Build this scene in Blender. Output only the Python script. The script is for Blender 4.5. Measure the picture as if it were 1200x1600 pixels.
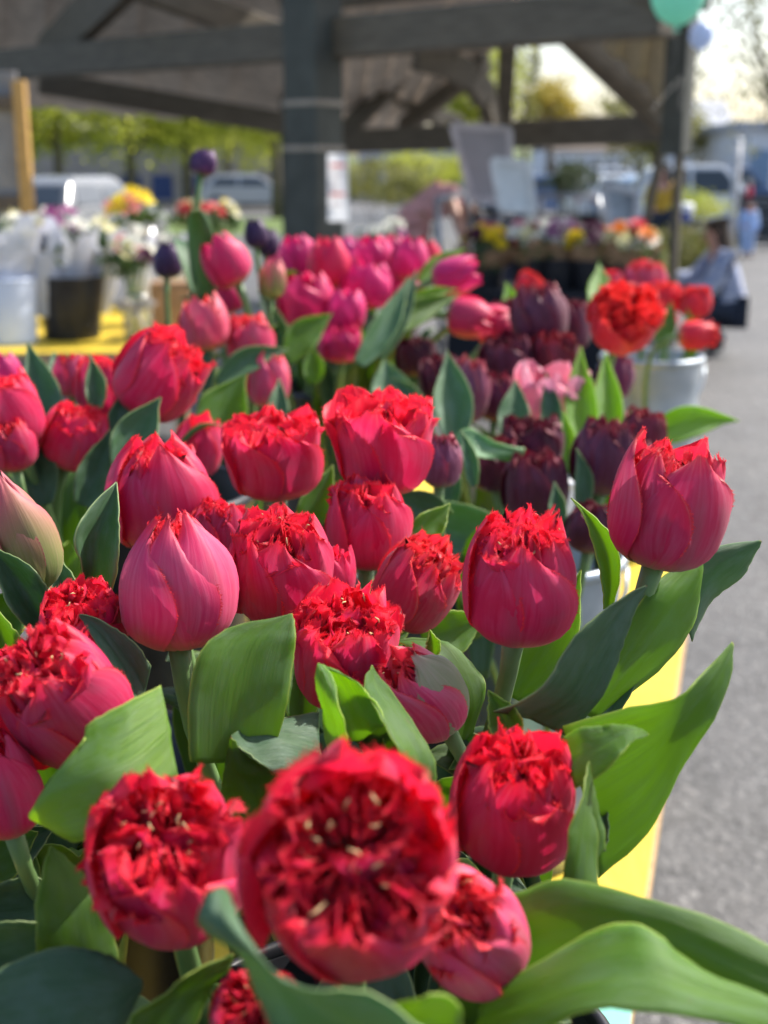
import bpy, math, random
import numpy as np
from mathutils import Vector, Matrix

for o in list(bpy.data.objects):
    bpy.data.objects.remove(o)
S = bpy.context.scene
COL = S.collection
R_ = math.radians
rng = random.Random(7)

# ------------------------------------------------------------------ camera, sky, sun, exposure
CAMZ = 1.5
FPX = 1953.0                       # focal length in pixels of the 1200 x 1600 photograph
PITCH = math.atan(530 / FPX)       # horizon near row 270
K = FPX / 1155.0
cam_d = bpy.data.cameras.new('camera')
cam = bpy.data.objects.new('camera', cam_d); COL.objects.link(cam)
cam.location = (0, 0, CAMZ)
cam.rotation_euler = (math.pi / 2 - PITCH, 0, 0)
cam_d.sensor_fit = 'VERTICAL'; cam_d.sensor_height = 36; cam_d.sensor_width = 27
cam_d.lens = FPX * 36 / 1600
cam_d.clip_start = 0.02; cam_d.clip_end = 1500
cam_d.dof.use_dof = True
cam_d.dof.focus_distance = 0.385 * K
cam_d.dof.aperture_fstop = 7.4
S.camera = cam

SUN_AZ, SUN_EL = R_(55), R_(45)    # azimuth measured from +Y towards +X
W = bpy.data.worlds.new('World'); S.world = W; W.use_nodes = True
nt = W.node_tree; nt.nodes.clear()
sky = nt.nodes.new('ShaderNodeTexSky'); sky.sky_type = 'NISHITA'
sky.sun_disc = False; sky.sun_elevation = SUN_EL; sky.sun_rotation = SUN_AZ
sky.dust_density = 2.8; sky.air_density = 1.0; sky.ozone_density = 1.0
bg = nt.nodes.new('ShaderNodeBackground'); bg.inputs['Strength'].default_value = 0.15
wo = nt.nodes.new('ShaderNodeOutputWorld')
nt.links.new(sky.outputs[0], bg.inputs[0]); nt.links.new(bg.outputs[0], wo.inputs[0])
sd = bpy.data.lights.new('sun', 'SUN'); sd.energy = 4.4; sd.angle = R_(0.6); sd.color = (1, .95, .87)
sun = bpy.data.objects.new('sun', sd); COL.objects.link(sun)
to_sun = Vector((math.sin(SUN_AZ) * math.cos(SUN_EL), math.cos(SUN_AZ) * math.cos(SUN_EL), math.sin(SUN_EL)))
sun.rotation_euler = to_sun.to_track_quat('Z', 'Y').to_euler()
S.view_settings.view_transform = 'Standard'; S.view_settings.look = 'None'
S.view_settings.gamma = 1; S.view_settings.use_curve_mapping = False
S.view_settings.exposure = 0.85
S.render.engine = 'CYCLES'
S.cycles.max_bounces = 7; S.cycles.transparent_max_bounces = 6
S.cycles.use_denoising = True

# ------------------------------------------------------------------ helpers
CP, SP = math.cos(PITCH), math.sin(PITCH)
def P(px, py, d):
    """the world point seen at that pixel of the photograph, d * K metres along the view axis"""
    d = d * K
    x = (px - 600) / FPX; y = (800 - py) / FPX
    return Vector((x * d, (CP + SP * y) * d, CAMZ + (CP * y - SP) * d))

def empty(name, loc, label=None, cat=None, group=None):
    o = bpy.data.objects.new(name, None); COL.objects.link(o); o.location = loc
    o.empty_display_size = .02
    tag(o, label, cat, group); return o
def tag(o, label=None, cat=None, group=None, kind=None):
    if label: o['label'] = label
    if cat: o['category'] = cat
    if group: o['group'] = group
    if kind: o['kind'] = kind
    return o
def mk(name, v, f, mat, parent=None, origin=None, smooth=True, uv=None, attr=None, mats=None, fm=None):
    """one mesh object from world-space vertices"""
    if parent is not None:
        og = Vector(parent.location); p = parent.parent
        while p is not None: og = og + Vector(p.location); p = p.parent
    else:
        og = Vector(origin) if origin is not None else Vector((0, 0, 0))
    A = np.asarray(v, dtype=float).reshape(-1, 3) - np.array(og)[None, :]
    me = bpy.data.meshes.new(name)
    me.from_pydata(A.tolist(), [], [tuple(int(i) for i in q) for q in f])
    if mats:
        for m in mats: me.materials.append(m)
        if fm is not None: me.polygons.foreach_set('material_index', fm)
    else: me.materials.append(mat)
    if smooth: me.polygons.foreach_set('use_smooth', [True] * len(me.polygons))
    if uv is not None:
        uvl = me.uv_layers.new(name='UVMap')
        li = np.zeros(len(me.loops), dtype=np.int32); me.loops.foreach_get('vertex_index', li)
        uvl.data.foreach_set('uv', np.asarray(uv, dtype=np.float32)[li].ravel())
    if attr is not None:
        a = me.attributes.new('edge', 'FLOAT', 'POINT'); a.data.foreach_set('value', np.asarray(attr, dtype=np.float32))
    me.update()
    o = bpy.data.objects.new(name, me); COL.objects.link(o)
    if parent is not None: o.parent = parent
    else: o.location = og
    return o

class MB:
    def __init__(s): s.v = []; s.f = []
    def add(s, v, f):
        n = len(s.v); s.v += [tuple(x) for x in v]; s.f += [tuple(i + n for i in q) for q in f]; return s
    def box(s, c, dim, rz=0, mat=None):
        x, y, z = [d / 2 for d in dim]
        vs = [Vector((a * x, b * y, e * z)) for e in (-1, 1) for b in (-1, 1) for a in (-1, 1)]
        M = mat if mat is not None else Matrix.Rotation(rz, 3, 'Z')
        s.add([M @ q + Vector(c) for q in vs], [(0, 2, 3, 1), (4, 5, 7, 6), (0, 1, 5, 4), (2, 6, 7, 3), (0, 4, 6, 2), (1, 3, 7, 5)]); return s
    def beam(s, a, b, w, h, up=(0, 0, 1)):
        a, b = Vector(a), Vector(b); t = (b - a); L = t.length; t.normalize()
        sd_ = t.cross(Vector(up)).normalized(); u_ = sd_.cross(t)
        M = Matrix((sd_, t, u_)).transposed()
        return s.box((a + b) / 2, (w, L, h), mat=M)
    def tube(s, pts, rad, seg=8, cap=True):
        pts = [Vector(p) for p in pts]; n = len(pts)
        if not hasattr(rad, '__len__'): rad = [rad] * n
        ref = Vector((0, 0, 1)); vs = []; fs = []
        t0 = (pts[1] - pts[0]).normalized()
        if abs(t0.z) > .9: ref = Vector((0, 1, 0))
        x = t0.cross(ref).normalized()
        for i, p in enumerate(pts):
            t = (pts[min(i + 1, n - 1)] - pts[max(i - 1, 0)]).normalized()
            x = (x - t * x.dot(t)).normalized(); y = t.cross(x)
            for k in range(seg):
                a = 2 * math.pi * k / seg
                vs.append(p + (x * math.cos(a) + y * math.sin(a)) * rad[i])
        for i in range(n - 1):
            for k in range(seg):
                k2 = (k + 1) % seg
                fs.append((i * seg + k, i * seg + k2, (i + 1) * seg + k2, (i + 1) * seg + k))
        if cap:
            fs.append(tuple(range(seg - 1, -1, -1))); fs.append(tuple((n - 1) * seg + k for k in range(seg)))
        return s.add(vs, fs)
    def lathe(s, c, prof, seg=28, closed=False):
        c = Vector(c); vs = []; fs = []; n = len(prof)
        for (r, z) in prof:
            for k in range(seg):
                a = 2 * math.pi * k / seg
                vs.append((c.x + r * math.cos(a), c.y + r * math.sin(a), c.z + z))
        for i in range(n - 1):
            for k in range(seg):
                k2 = (k + 1) % seg
                fs.append((i * seg + k, i * seg + k2, (i + 1) * seg + k2, (i + 1) * seg + k))
        return s.add(vs, fs)
    def build(s, name, mat, parent=None, origin=None, smooth=True, bevel=0):
        o = mk(name, s.v, s.f, mat, parent, origin, smooth)
        if bevel:
            m = o.modifiers.new('bevel', 'BEVEL'); m.width = bevel; m.segments = 2; m.limit_method = 'ANGLE'
        return o

def bez(p0, p1, p2, p3, n):
    out = []
    for i in range(n):
        t = i / (n - 1); a = 1 - t
        out.append(Vector(p0) * a ** 3 + Vector(p1) * 3 * a * a * t + Vector(p2) * 3 * a * t * t + Vector(p3) * t ** 3)
    return out

# ------------------------------------------------------------------ materials
def newmat(name):
    m = bpy.data.materials.new(name); m.use_nodes = True
    n = m.node_tree.nodes; n.clear()
    return m, m.node_tree, n, m.node_tree.links
def c4(c): return (c[0], c[1], c[2], 1)
def mixc(nt, fac, a, b, mode='MIX'):
    m = nt.nodes.new('ShaderNodeMix'); m.data_type = 'RGBA'; m.blend_type = mode
    for sock, val in ((m.inputs[0], fac), (m.inputs[6], a), (m.inputs[7], b)):
        if hasattr(val, 'links') or hasattr(val, 'is_linked'): nt.links.new(val, sock)
        elif isinstance(val, (int, float)): sock.default_value = val
        else: sock.default_value = c4(val)
    return m.outputs[2]
def mathn(nt, op, a, b=None, clamp=False):
    m = nt.nodes.new('ShaderNodeMath'); m.operation = op; m.use_clamp = clamp
    for sock, val in ((m.inputs[0], a), (m.inputs[1], b)):
        if val is None: continue
        if isinstance(val, (int, float)): sock.default_value = val
        else: nt.links.new(val, sock)
    return m.outputs[0]
def ramp(nt, x, lo, hi):
    m = nt.nodes.new('ShaderNodeMapRange'); m.interpolation_type = 'SMOOTHSTEP'
    nt.links.new(x, m.inputs[0]); m.inputs[1].default_value = lo; m.inputs[2].default_value = hi
    return m.outputs[0]
def noise(nt, vec, scale, detail=3, rough=.55):
    n = nt.nodes.new('ShaderNodeTexNoise'); n.inputs['Scale'].default_value = scale
    n.inputs['Detail'].default_value = detail; n.inputs['Roughness'].default_value = rough
    if vec is not None: nt.links.new(vec, n.inputs['Vector'])
    return n.outputs[0]
def bump(nt, h, strength, dist=.001):
    b = nt.nodes.new('ShaderNodeBump'); b.inputs['Strength'].default_value = strength; b.inputs['Distance'].default_value = dist
    nt.links.new(h, b.inputs['Height']); return b.outputs[0]

def simple(name, col, rough=.6, metal=0, var=.12, scale=8, bumpy=0, spec=.4, col2=None, stretch=None, trans=0, bdist=.002):
    m, nt, n, l = newmat(name)
    tc = n.new('ShaderNodeTexCoord'); vec = tc.outputs['Object']
    if stretch:
        mp = n.new('ShaderNodeMapping'); l.new(vec, mp.inputs[0]); mp.inputs['Scale'].default_value = stretch; vec = mp.outputs[0]
    nz = noise(nt, vec, scale, 4)
    c2 = col2 if col2 else tuple(min(1, x * (1 + var * 2)) for x in col)
    c1 = col if col2 else tuple(x * (1 - var) for x in col)
    cc = mixc(nt, ramp(nt, nz, .3, .7), c1, c2)
    oi = n.new('ShaderNodeObjectInfo')
    cc = mixc(nt, 1.0, cc, oi.outputs['Color'], 'MULTIPLY')
    b = n.new('ShaderNodeBsdfPrincipled'); l.new(cc, b.inputs['Base Color'])
    b.inputs['Roughness'].default_value = rough; b.inputs['Metallic'].default_value = metal
    b.inputs['Specular IOR Level'].default_value = spec
    if bumpy: l.new(bump(nt, nz, bumpy, bdist), b.inputs['Normal'])
    out = n.new('ShaderNodeOutputMaterial'); sh = b.outputs[0]
    if trans:
        t = n.new('ShaderNodeBsdfTranslucent'); l.new(cc, t.inputs[0])
        mx = n.new('ShaderNodeMixShader'); mx.inputs[0].default_value = trans
        l.new(b.outputs[0], mx.inputs[1]); l.new(t.outputs[0], mx.inputs[2]); sh = mx.outputs[0]
    l.new(sh, out.inputs[0]); return m

def petal_mat(name, outer, outer2, inner, edge, base, rib, trans=.3, ribamt=.5):
    """petal: streaked along its length, pale at the base, a dusky midrib, brighter inside and at the fringe"""
    m, nt, n, l = newmat(name)
    uv = n.new('ShaderNodeUVMap'); sep = n.new('ShaderNodeSeparateXYZ'); l.new(uv.outputs[0], sep.inputs[0])
    u, v = sep.outputs[0], sep.outputs[1]
    oi = n.new('ShaderNodeObjectInfo')
    cb = n.new('ShaderNodeCombineXYZ')
    l.new(mathn(nt, 'MULTIPLY', u, 26.0), cb.inputs[0]); l.new(mathn(nt, 'MULTIPLY', v, 1.6), cb.inputs[1])
    l.new(mathn(nt, 'MULTIPLY', oi.outputs['Random'], 37.0), cb.inputs[2])
    st = noise(nt, cb.outputs[0], 1.0, 5, .65)
    cb2 = n.new('ShaderNodeCombineXYZ')
    l.new(mathn(nt, 'MULTIPLY', u, 3.0), cb2.inputs[0]); l.new(mathn(nt, 'MULTIPLY', v, 2.0), cb2.inputs[1])
    l.new(mathn(nt, 'MULTIPLY', oi.outputs['Random'], 91.0), cb2.inputs[2])
    bl = noise(nt, cb2.outputs[0], 1.2, 3, .6)
    col = mixc(nt, mathn(nt, 'MULTIPLY', ramp(nt, st, .32, .7), mathn(nt, 'ADD', .25, mathn(nt, 'MULTIPLY', ramp(nt, bl, .3, .6), .75))), outer, outer2)
    col = mixc(nt, mathn(nt, 'MULTIPLY', ramp(nt, bl, .45, .75), .55), col, tuple(.65 * a + .35 * b for a, b in zip(rib, outer2)))
    du = mathn(nt, 'ABSOLUTE', mathn(nt, 'SUBTRACT', u, .5))
    rb = mathn(nt, 'MULTIPLY', mathn(nt, 'SUBTRACT', 1.0, ramp(nt, du, .0, .11)), mathn(nt, 'SUBTRACT', 1.0, ramp(nt, v, .55, 1.0)))
    rb = mathn(nt, 'MULTIPLY', rb, mathn(nt, 'ADD', .35, st))
    col = mixc(nt, mathn(nt, 'MULTIPLY', rb, ribamt), col, rib)
    gb = n.new('ShaderNodeNewGeometry')
    col = mixc(nt, mathn(nt, 'MULTIPLY', gb.outputs['Backfacing'], .85), col, inner)
    vb = mathn(nt, 'ADD', v, mathn(nt, 'MULTIPLY', mathn(nt, 'SUBTRACT', st, .5), .25))
    col = mixc(nt, ramp(nt, vb, .02, .3), base, col)
    at = n.new('ShaderNodeAttribute'); at.attribute_name = 'edge'
    ec = mixc(nt, mathn(nt, 'MULTIPLY', ramp(nt, st, .5, .72), .6), edge, tuple(min(.9, .6 * x + .34 * y) for x, y in zip(edge, (1.0, .75, .6))))
    col = mixc(nt, mathn(nt, 'MULTIPLY', at.outputs['Fac'], .9), col, ec)
    col = mixc(nt, 1.0, col, oi.outputs['Color'], 'MULTIPLY')
    b = n.new('ShaderNodeBsdfPrincipled'); l.new(col, b.inputs['Base Color'])
    l.new(mathn(nt, 'ADD', .36, mathn(nt, 'MULTIPLY', st, .25)), b.inputs['Roughness'])
    b.inputs['Specular IOR Level'].default_value = .35
    b.inputs['Sheen Weight'].default_value = .08; b.inputs['Sheen Roughness'].default_value = .4
    l.new(bump(nt, st, .32, .0009), b.inputs['Normal'])
    t = n.new('ShaderNodeBsdfTranslucent'); l.new(col, t.inputs[0])
    mx = n.new('ShaderNodeMixShader'); mx.inputs[0].default_value = trans
    l.new(b.outputs[0], mx.inputs[1]); l.new(t.outputs[0], mx.inputs[2])
    out = n.new('ShaderNodeOutputMaterial'); l.new(mx.outputs[0], out.inputs[0]); return m

def leaf_mat(name, dark, light, bloom, edge, tcol, trans=.3):
    m, nt, n, l = newmat(name)
    uv = n.new('ShaderNodeUVMap'); sep = n.new('ShaderNodeSeparateXYZ'); l.new(uv.outputs[0], sep.inputs[0])
    u, v = sep.outputs[0], sep.outputs[1]
    oi = n.new('ShaderNodeObjectInfo')
    cb = n.new('ShaderNodeCombineXYZ')
    l.new(mathn(nt, 'MULTIPLY', u, 80.0), cb.inputs[0]); l.new(mathn(nt, 'MULTIPLY', v, 2.2), cb.inputs[1])
    l.new(mathn(nt, 'MULTIPLY', oi.outputs['Random'], 51.0), cb.inputs[2])
    st = noise(nt, cb.outputs[0], 1.0, 4, .6)
    cb2 = n.new('ShaderNodeCombineXYZ')
    l.new(mathn(nt, 'MULTIPLY', u, 4.0), cb2.inputs[0]); l.new(mathn(nt, 'MULTIPLY', v, 4.0), cb2.inputs[1])
    l.new(mathn(nt, 'MULTIPLY', oi.outputs['Random'], 77.0), cb2.inputs[2])
    bl = noise(nt, cb2.outputs[0], 1.0, 5, .65)
    col = mixc(nt, ramp(nt, st, .3, .7), dark, light)
    bm = mathn(nt, 'MULTIPLY', ramp(nt, bl, .38, .7), .55)
    col = mixc(nt, bm, col, bloom)
    tc = n.new('ShaderNodeTexCoord')
    sp = noise(nt, tc.outputs['Object'], 420, 2)
    col = mixc(nt, mathn(nt, 'MULTIPLY', ramp(nt, sp, .68, .78), .25), col, bloom)
    sp2 = noise(nt, tc.outputs['Object'], 95, 2)
    col = mixc(nt, mathn(nt, 'MULTIPLY', ramp(nt, sp2, .76, .8), .5), col, (.1, .07, .03))
    du = mathn(nt, 'ABSOLUTE', mathn(nt, 'SUBTRACT', u, .5))
    ed = mathn(nt, 'MAXIMUM', ramp(nt, du, .478, .497), ramp(nt, v, .965, .99))
    col = mixc(nt, mathn(nt, 'MULTIPLY', ed, .75), col, edge)
    col = mixc(nt, ramp(nt, v, .985, 1.0), col, (.25, .06, .03))
    col = mixc(nt, 1.0, col, oi.outputs['Color'], 'MULTIPLY')
    b = n.new('ShaderNodeBsdfPrincipled'); l.new(col, b.inputs['Base Color'])
    l.new(mathn(nt, 'ADD', .33, mathn(nt, 'MULTIPLY', bl, .3)), b.inputs['Roughness'])
    b.inputs['Specular IOR Level'].default_value = .36
    l.new(bump(nt, st, .65, .0007), b.inputs['Normal'])
    t = n.new('ShaderNodeBsdfTranslucent')
    l.new(mixc(nt, 1.0, mixc(nt, ramp(nt, st, .3, .7), tcol, tuple(x * .75 for x in tcol)), oi.outputs['Color'], 'MULTIPLY'), t.inputs[0])
    mx = n.new('ShaderNodeMixShader'); mx.inputs[0].default_value = trans
    l.new(b.outputs[0], mx.inputs[1]); l.new(t.outputs[0], mx.inputs[2])
    out = n.new('ShaderNodeOutputMaterial'); l.new(mx.outputs[0], out.inputs[0]); return m

PM = {
 'red':  petal_mat('petal_red', (.68, .014, .098), (.74, .060, .185), (.86, .014, .050), (.92, .028, .058), (.40, .27, .18), (.42, .10, .16), trans=.4),
 'pink': petal_mat('petal_rose', (.69, .045, .15), (.76, .14, .25), (.75, .02, .05), (.84, .05, .06), (.42, .34, .20), (.45, .16, .18), ribamt=.6),
 'mag':  petal_mat('petal_magenta', (.68, .012, .16), (.72, .05, .24), (.72, .012, .13), (.76, .02, .16), (.42, .24, .24), (.48, .05, .18)),
 'dark': petal_mat('petal_plum', (.075, .008, .028), (.125, .022, .056), (.15, .007, .025), (.22, .010, .03), (.09, .07, .05), (.12, .03, .08), trans=.15),
 'violet': petal_mat('petal_violet', (.035, .012, .06), (.07, .03, .10), (.04, .01, .05), (.05, .02, .07), (.10, .13, .06), (.08, .05, .10), trans=.12),
 'scarlet': petal_mat('petal_scarlet', (.80, .018, .04), (.82, .05, .10), (.84, .014, .02), (.88, .04, .03), (.5, .3, .15), (.6, .06, .08)),
 'bud':  petal_mat('petal_bud', (.24, .32, .09), (.38, .36, .16), (.5, .1, .1), (.72, .13, .20), (.20, .30, .08), (.15, .26, .08), ribamt=.9),
 'green': petal_mat('petal_pale_green', (.32, .38, .20), (.46, .44, .30), (.6, .1, .15), (.50, .30, .24), (.26, .34, .14), (.24, .32, .14), ribamt=.5),
 'white': petal_mat('petal_pink_white', (.80, .24, .40), (.86, .50, .58), (.8, .2, .3), (.85, .5, .55), (.75, .7, .55), (.8, .15, .28)),
}
LM = leaf_mat('leaf_green', (.045, .122, .013), (.135, .262, .034), (.14, .23, .12), (.42, .50, .11), (.44, .68, .02), .5)
LMB = leaf_mat('leaf_blue_green', (.048, .115, .052), (.105, .20, .088), (.16, .25, .18), (.32, .42, .16), (.22, .42, .05), .32)
STEM = simple('stem_green', (.13, .22, .075), .45, var=.15, scale=60, stretch=(1, 1, .1), trans=.1)
STAM = simple('stamen_cream', (.60, .42, .20), .6)
# ------------------------------------------------------------------ ground
def asphalt_mat():
    m, nt, n, l = newmat('asphalt')
    tc = n.new('ShaderNodeTexCoord'); v = tc.outputs['Object']
    vo = n.new('ShaderNodeTexVoronoi'); vo.inputs['Scale'].default_value = 44; l.new(v, vo.inputs['Vector'])
    fine = noise(nt, v, 160, 3); big = noise(nt, v, .5, 4); mid = noise(nt, v, 5, 4)
    sepc = n.new('ShaderNodeSeparateColor'); l.new(vo.outputs['Color'], sepc.inputs[0])
    col = mixc(nt, sepc.outputs[0], (.045, .045, .047), (.165, .162, .157))
    col = mixc(nt, mathn(nt, 'MULTIPLY', ramp(nt, sepc.outputs[1], .86, .97), .8), col, (.45, .44, .42))  # sparkle highlights painted as sparse pale specks in the aggregate colour
    col = mixc(nt, mathn(nt, 'MULTIPLY', ramp(nt, fine, .35, .6), .35), (.08, .08, .08), col)
    col = mixc(nt, 1.0, col, mixc(nt, ramp(nt, big, .35, .65), (.72, .72, .74), (1.16, 1.13, 1.1)), 'MULTIPLY')
    col = mixc(nt, mathn(nt, 'MULTIPLY', ramp(nt, mid, .5, .75), .4), col, (.11, .11, .11))
    ck = n.new('ShaderNodeTexVoronoi'); ck.feature = 'DISTANCE_TO_EDGE'; ck.inputs['Scale'].default_value = .55
    wv = n.new('ShaderNodeVectorMath'); wv.operation = 'ADD'; l.new(v, wv.inputs[0])
    wn = n.new('ShaderNodeTexNoise'); wn.inputs['Scale'].default_value = 2.5; l.new(v, wn.inputs['Vector']); l.new(wn.outputs['Color'], wv.inputs[1]); l.new(wv.outputs[0], ck.inputs['Vector'])
    col = mixc(nt, mathn(nt, 'MULTIPLY', mathn(nt, 'SUBTRACT', 1.0, ramp(nt, ck.outputs['Distance'], .002, .012)), .75), col, (.05, .05, .05))
    b = n.new('ShaderNodeBsdfPrincipled'); l.new(col, b.inputs['Base Color'])
    l.new(mathn(nt, 'ADD', .42, mathn(nt, 'MULTIPLY', sepc.outputs[2], .4)), b.inputs['Roughness'])
    h = mathn(nt, 'ADD', mathn(nt, 'MULTIPLY', vo.outputs['Distance'], -1.0), fine)
    l.new(bump(nt, h, .9, .006), b.inputs['Normal'])
    o = n.new('ShaderNodeOutputMaterial'); l.new(b.outputs[0], o.inputs[0]); return m
ASPH = asphalt_mat()
def sheet(name, x0, y0, x1, y1, z, mat, kind='structure'):
    return tag(mk(name, [(x0, y0, z), (x1, y0, z), (x1, y1, z), (x0, y1, z)], [(0, 1, 2, 3)], mat, smooth=False), kind=kind)
sheet('ground', -300, -60, 300, 420, 0, ASPH)
GRASS = simple('verge_grass', (.07, .12, .025), .9, var=.3, scale=3, col2=(.12, .17, .04))
v_ = sheet('verge', -60, 32, -1.5, 44, .004, GRASS)
WHITELINE = simple('line_paint', (.7, .7, .68), .7)
for k in range(7):
    sheet('parking_line', 5.5 + k * 2.7, 36.5, 5.62 + k * 2.7, 41.5, .004, WHITELINE)
hv, hf = [], []
for i in range(41):
    x = -240 + 12 * i
    z = 4.5 + 1.5 * math.sin(i * .31 + .6) + 1.2 * math.sin(i * .83) + .8 * math.sin(i * 2.1)
    for (yy, zz) in ((150, 0), (190, z * .6), (235, z), (330, z * .9)): hv.append((x, yy, zz))
for i in range(40):
    for j in range(3): hf.append((i * 4 + j, i * 4 + 4 + j, i * 4 + 5 + j, i * 4 + j + 1))
HILL = simple('wooded_hill', (.05, .085, .03), .95, scale=.12, col2=(.13, .15, .05), bumpy=.6, bdist=2.0)
tag(mk('hill', hv, hf, HILL), kind='structure')

# ------------------------------------------------------------------ the long yellow table
YEL = simple('yellow_cloth', (.68, .48, .04), .55, var=.10, scale=11, bumpy=.6, bdist=.006, trans=.08, stretch=(1.6, .5, 1))
WOOD = simple('pale_wood', (.36, .24, .12), .6, var=.2, scale=18, stretch=(1, 8, 8))
E0 = Vector((.225, .978)); UU = Vector((.274, .962)); NN = Vector((-.962, .274))
def tp(a, b, z): q = E0 + UU * a + NN * b; return (q.x, q.y, z)
def trestle(name, f, a0, a1, b0, b1, z, label, cloth_drop=.16):
    c = f((a0 + a1) / 2, (b0 + b1) / 2, 0)
    root = empty(name, c, label, 'table', 'trestle tables under yellow cloths')
    def slab(z0, z1, i):
        q = [f(a0 + i, b0 + i, z0), f(a1 - i, b0 + i, z0), f(a1 - i, b1 - i, z0), f(a0 + i, b1 - i, z0)]
        q += [(x, y, z1) for (x, y, _) in q]
        return q, [(3, 2, 1, 0), (4, 5, 6, 7), (0, 1, 5, 4), (1, 2, 6, 5), (2, 3, 7, 6), (3, 0, 4, 7)]
    v, fc = slab(z - .034, z - .006, 0); mk('table_top', v, fc, WOOD, root, smooth=False)
    # cloth: a top sheet that stops short of the edge board, and long drops at the ends
    v, fc = slab(z - .005, z, .005); mk('tablecloth', v, fc, YEL, root, smooth=False)
    for (a, b) in ((a0 + .1, b0 + .08), (a1 - .1, b0 + .08), (a0 + .1, b1 - .08), (a1 - .1, b1 - .08)):
        p = f(a, b, 0); MB().box((p[0], p[1], (z - .035) / 2), (.045, .045, z - .035), math.atan2(UU.y, UU.x)).build('leg', WOOD, root, smooth=False)
    return root
trestle('trestle_table', tp, -.95, 2.0, 0, .92, TZ if 'TZ' in globals() else .75, 'long yellow covered table with pale wooden edge under the tulip buckets')
def lt(a, b, z): return (-2.75 + a * 1.0 - b * .06, 5.32 + b + a * .06, z)
trestle('trestle_table', lt, 0, 1.95, 0, 1.9, .75, 'yellow covered table under the bouquets and the black bucket at the left')
# a sheet of mint paper lying on the near end of the table
pv, pf = [], []
for i in range(7):
    for j in range(7):
        p = Vector(tp(-.17 + i * .035, .0 + j * .03, TZ if 'TZ' in globals() else .75)); p.z += .004 + .006 * (1 + math.sin(i * 1.3 + j * .8)) * .5
        pv.append(p)
for i in range(6):
    for j in range(6): pf.append((i * 7 + j, i * 7 + 7 + j, i * 7 + 8 + j, i * 7 + j + 1))
MINTP = simple('mint_tissue', (.25, .66, .52), .7, var=.06, scale=12, trans=.15)
tag(mk('paper_sheet', pv, pf, MINTP, origin=tp(-.06, .1, .75)), 'sheet of mint green tissue paper on the yellow table under the lowest leaves', 'paper')
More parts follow.
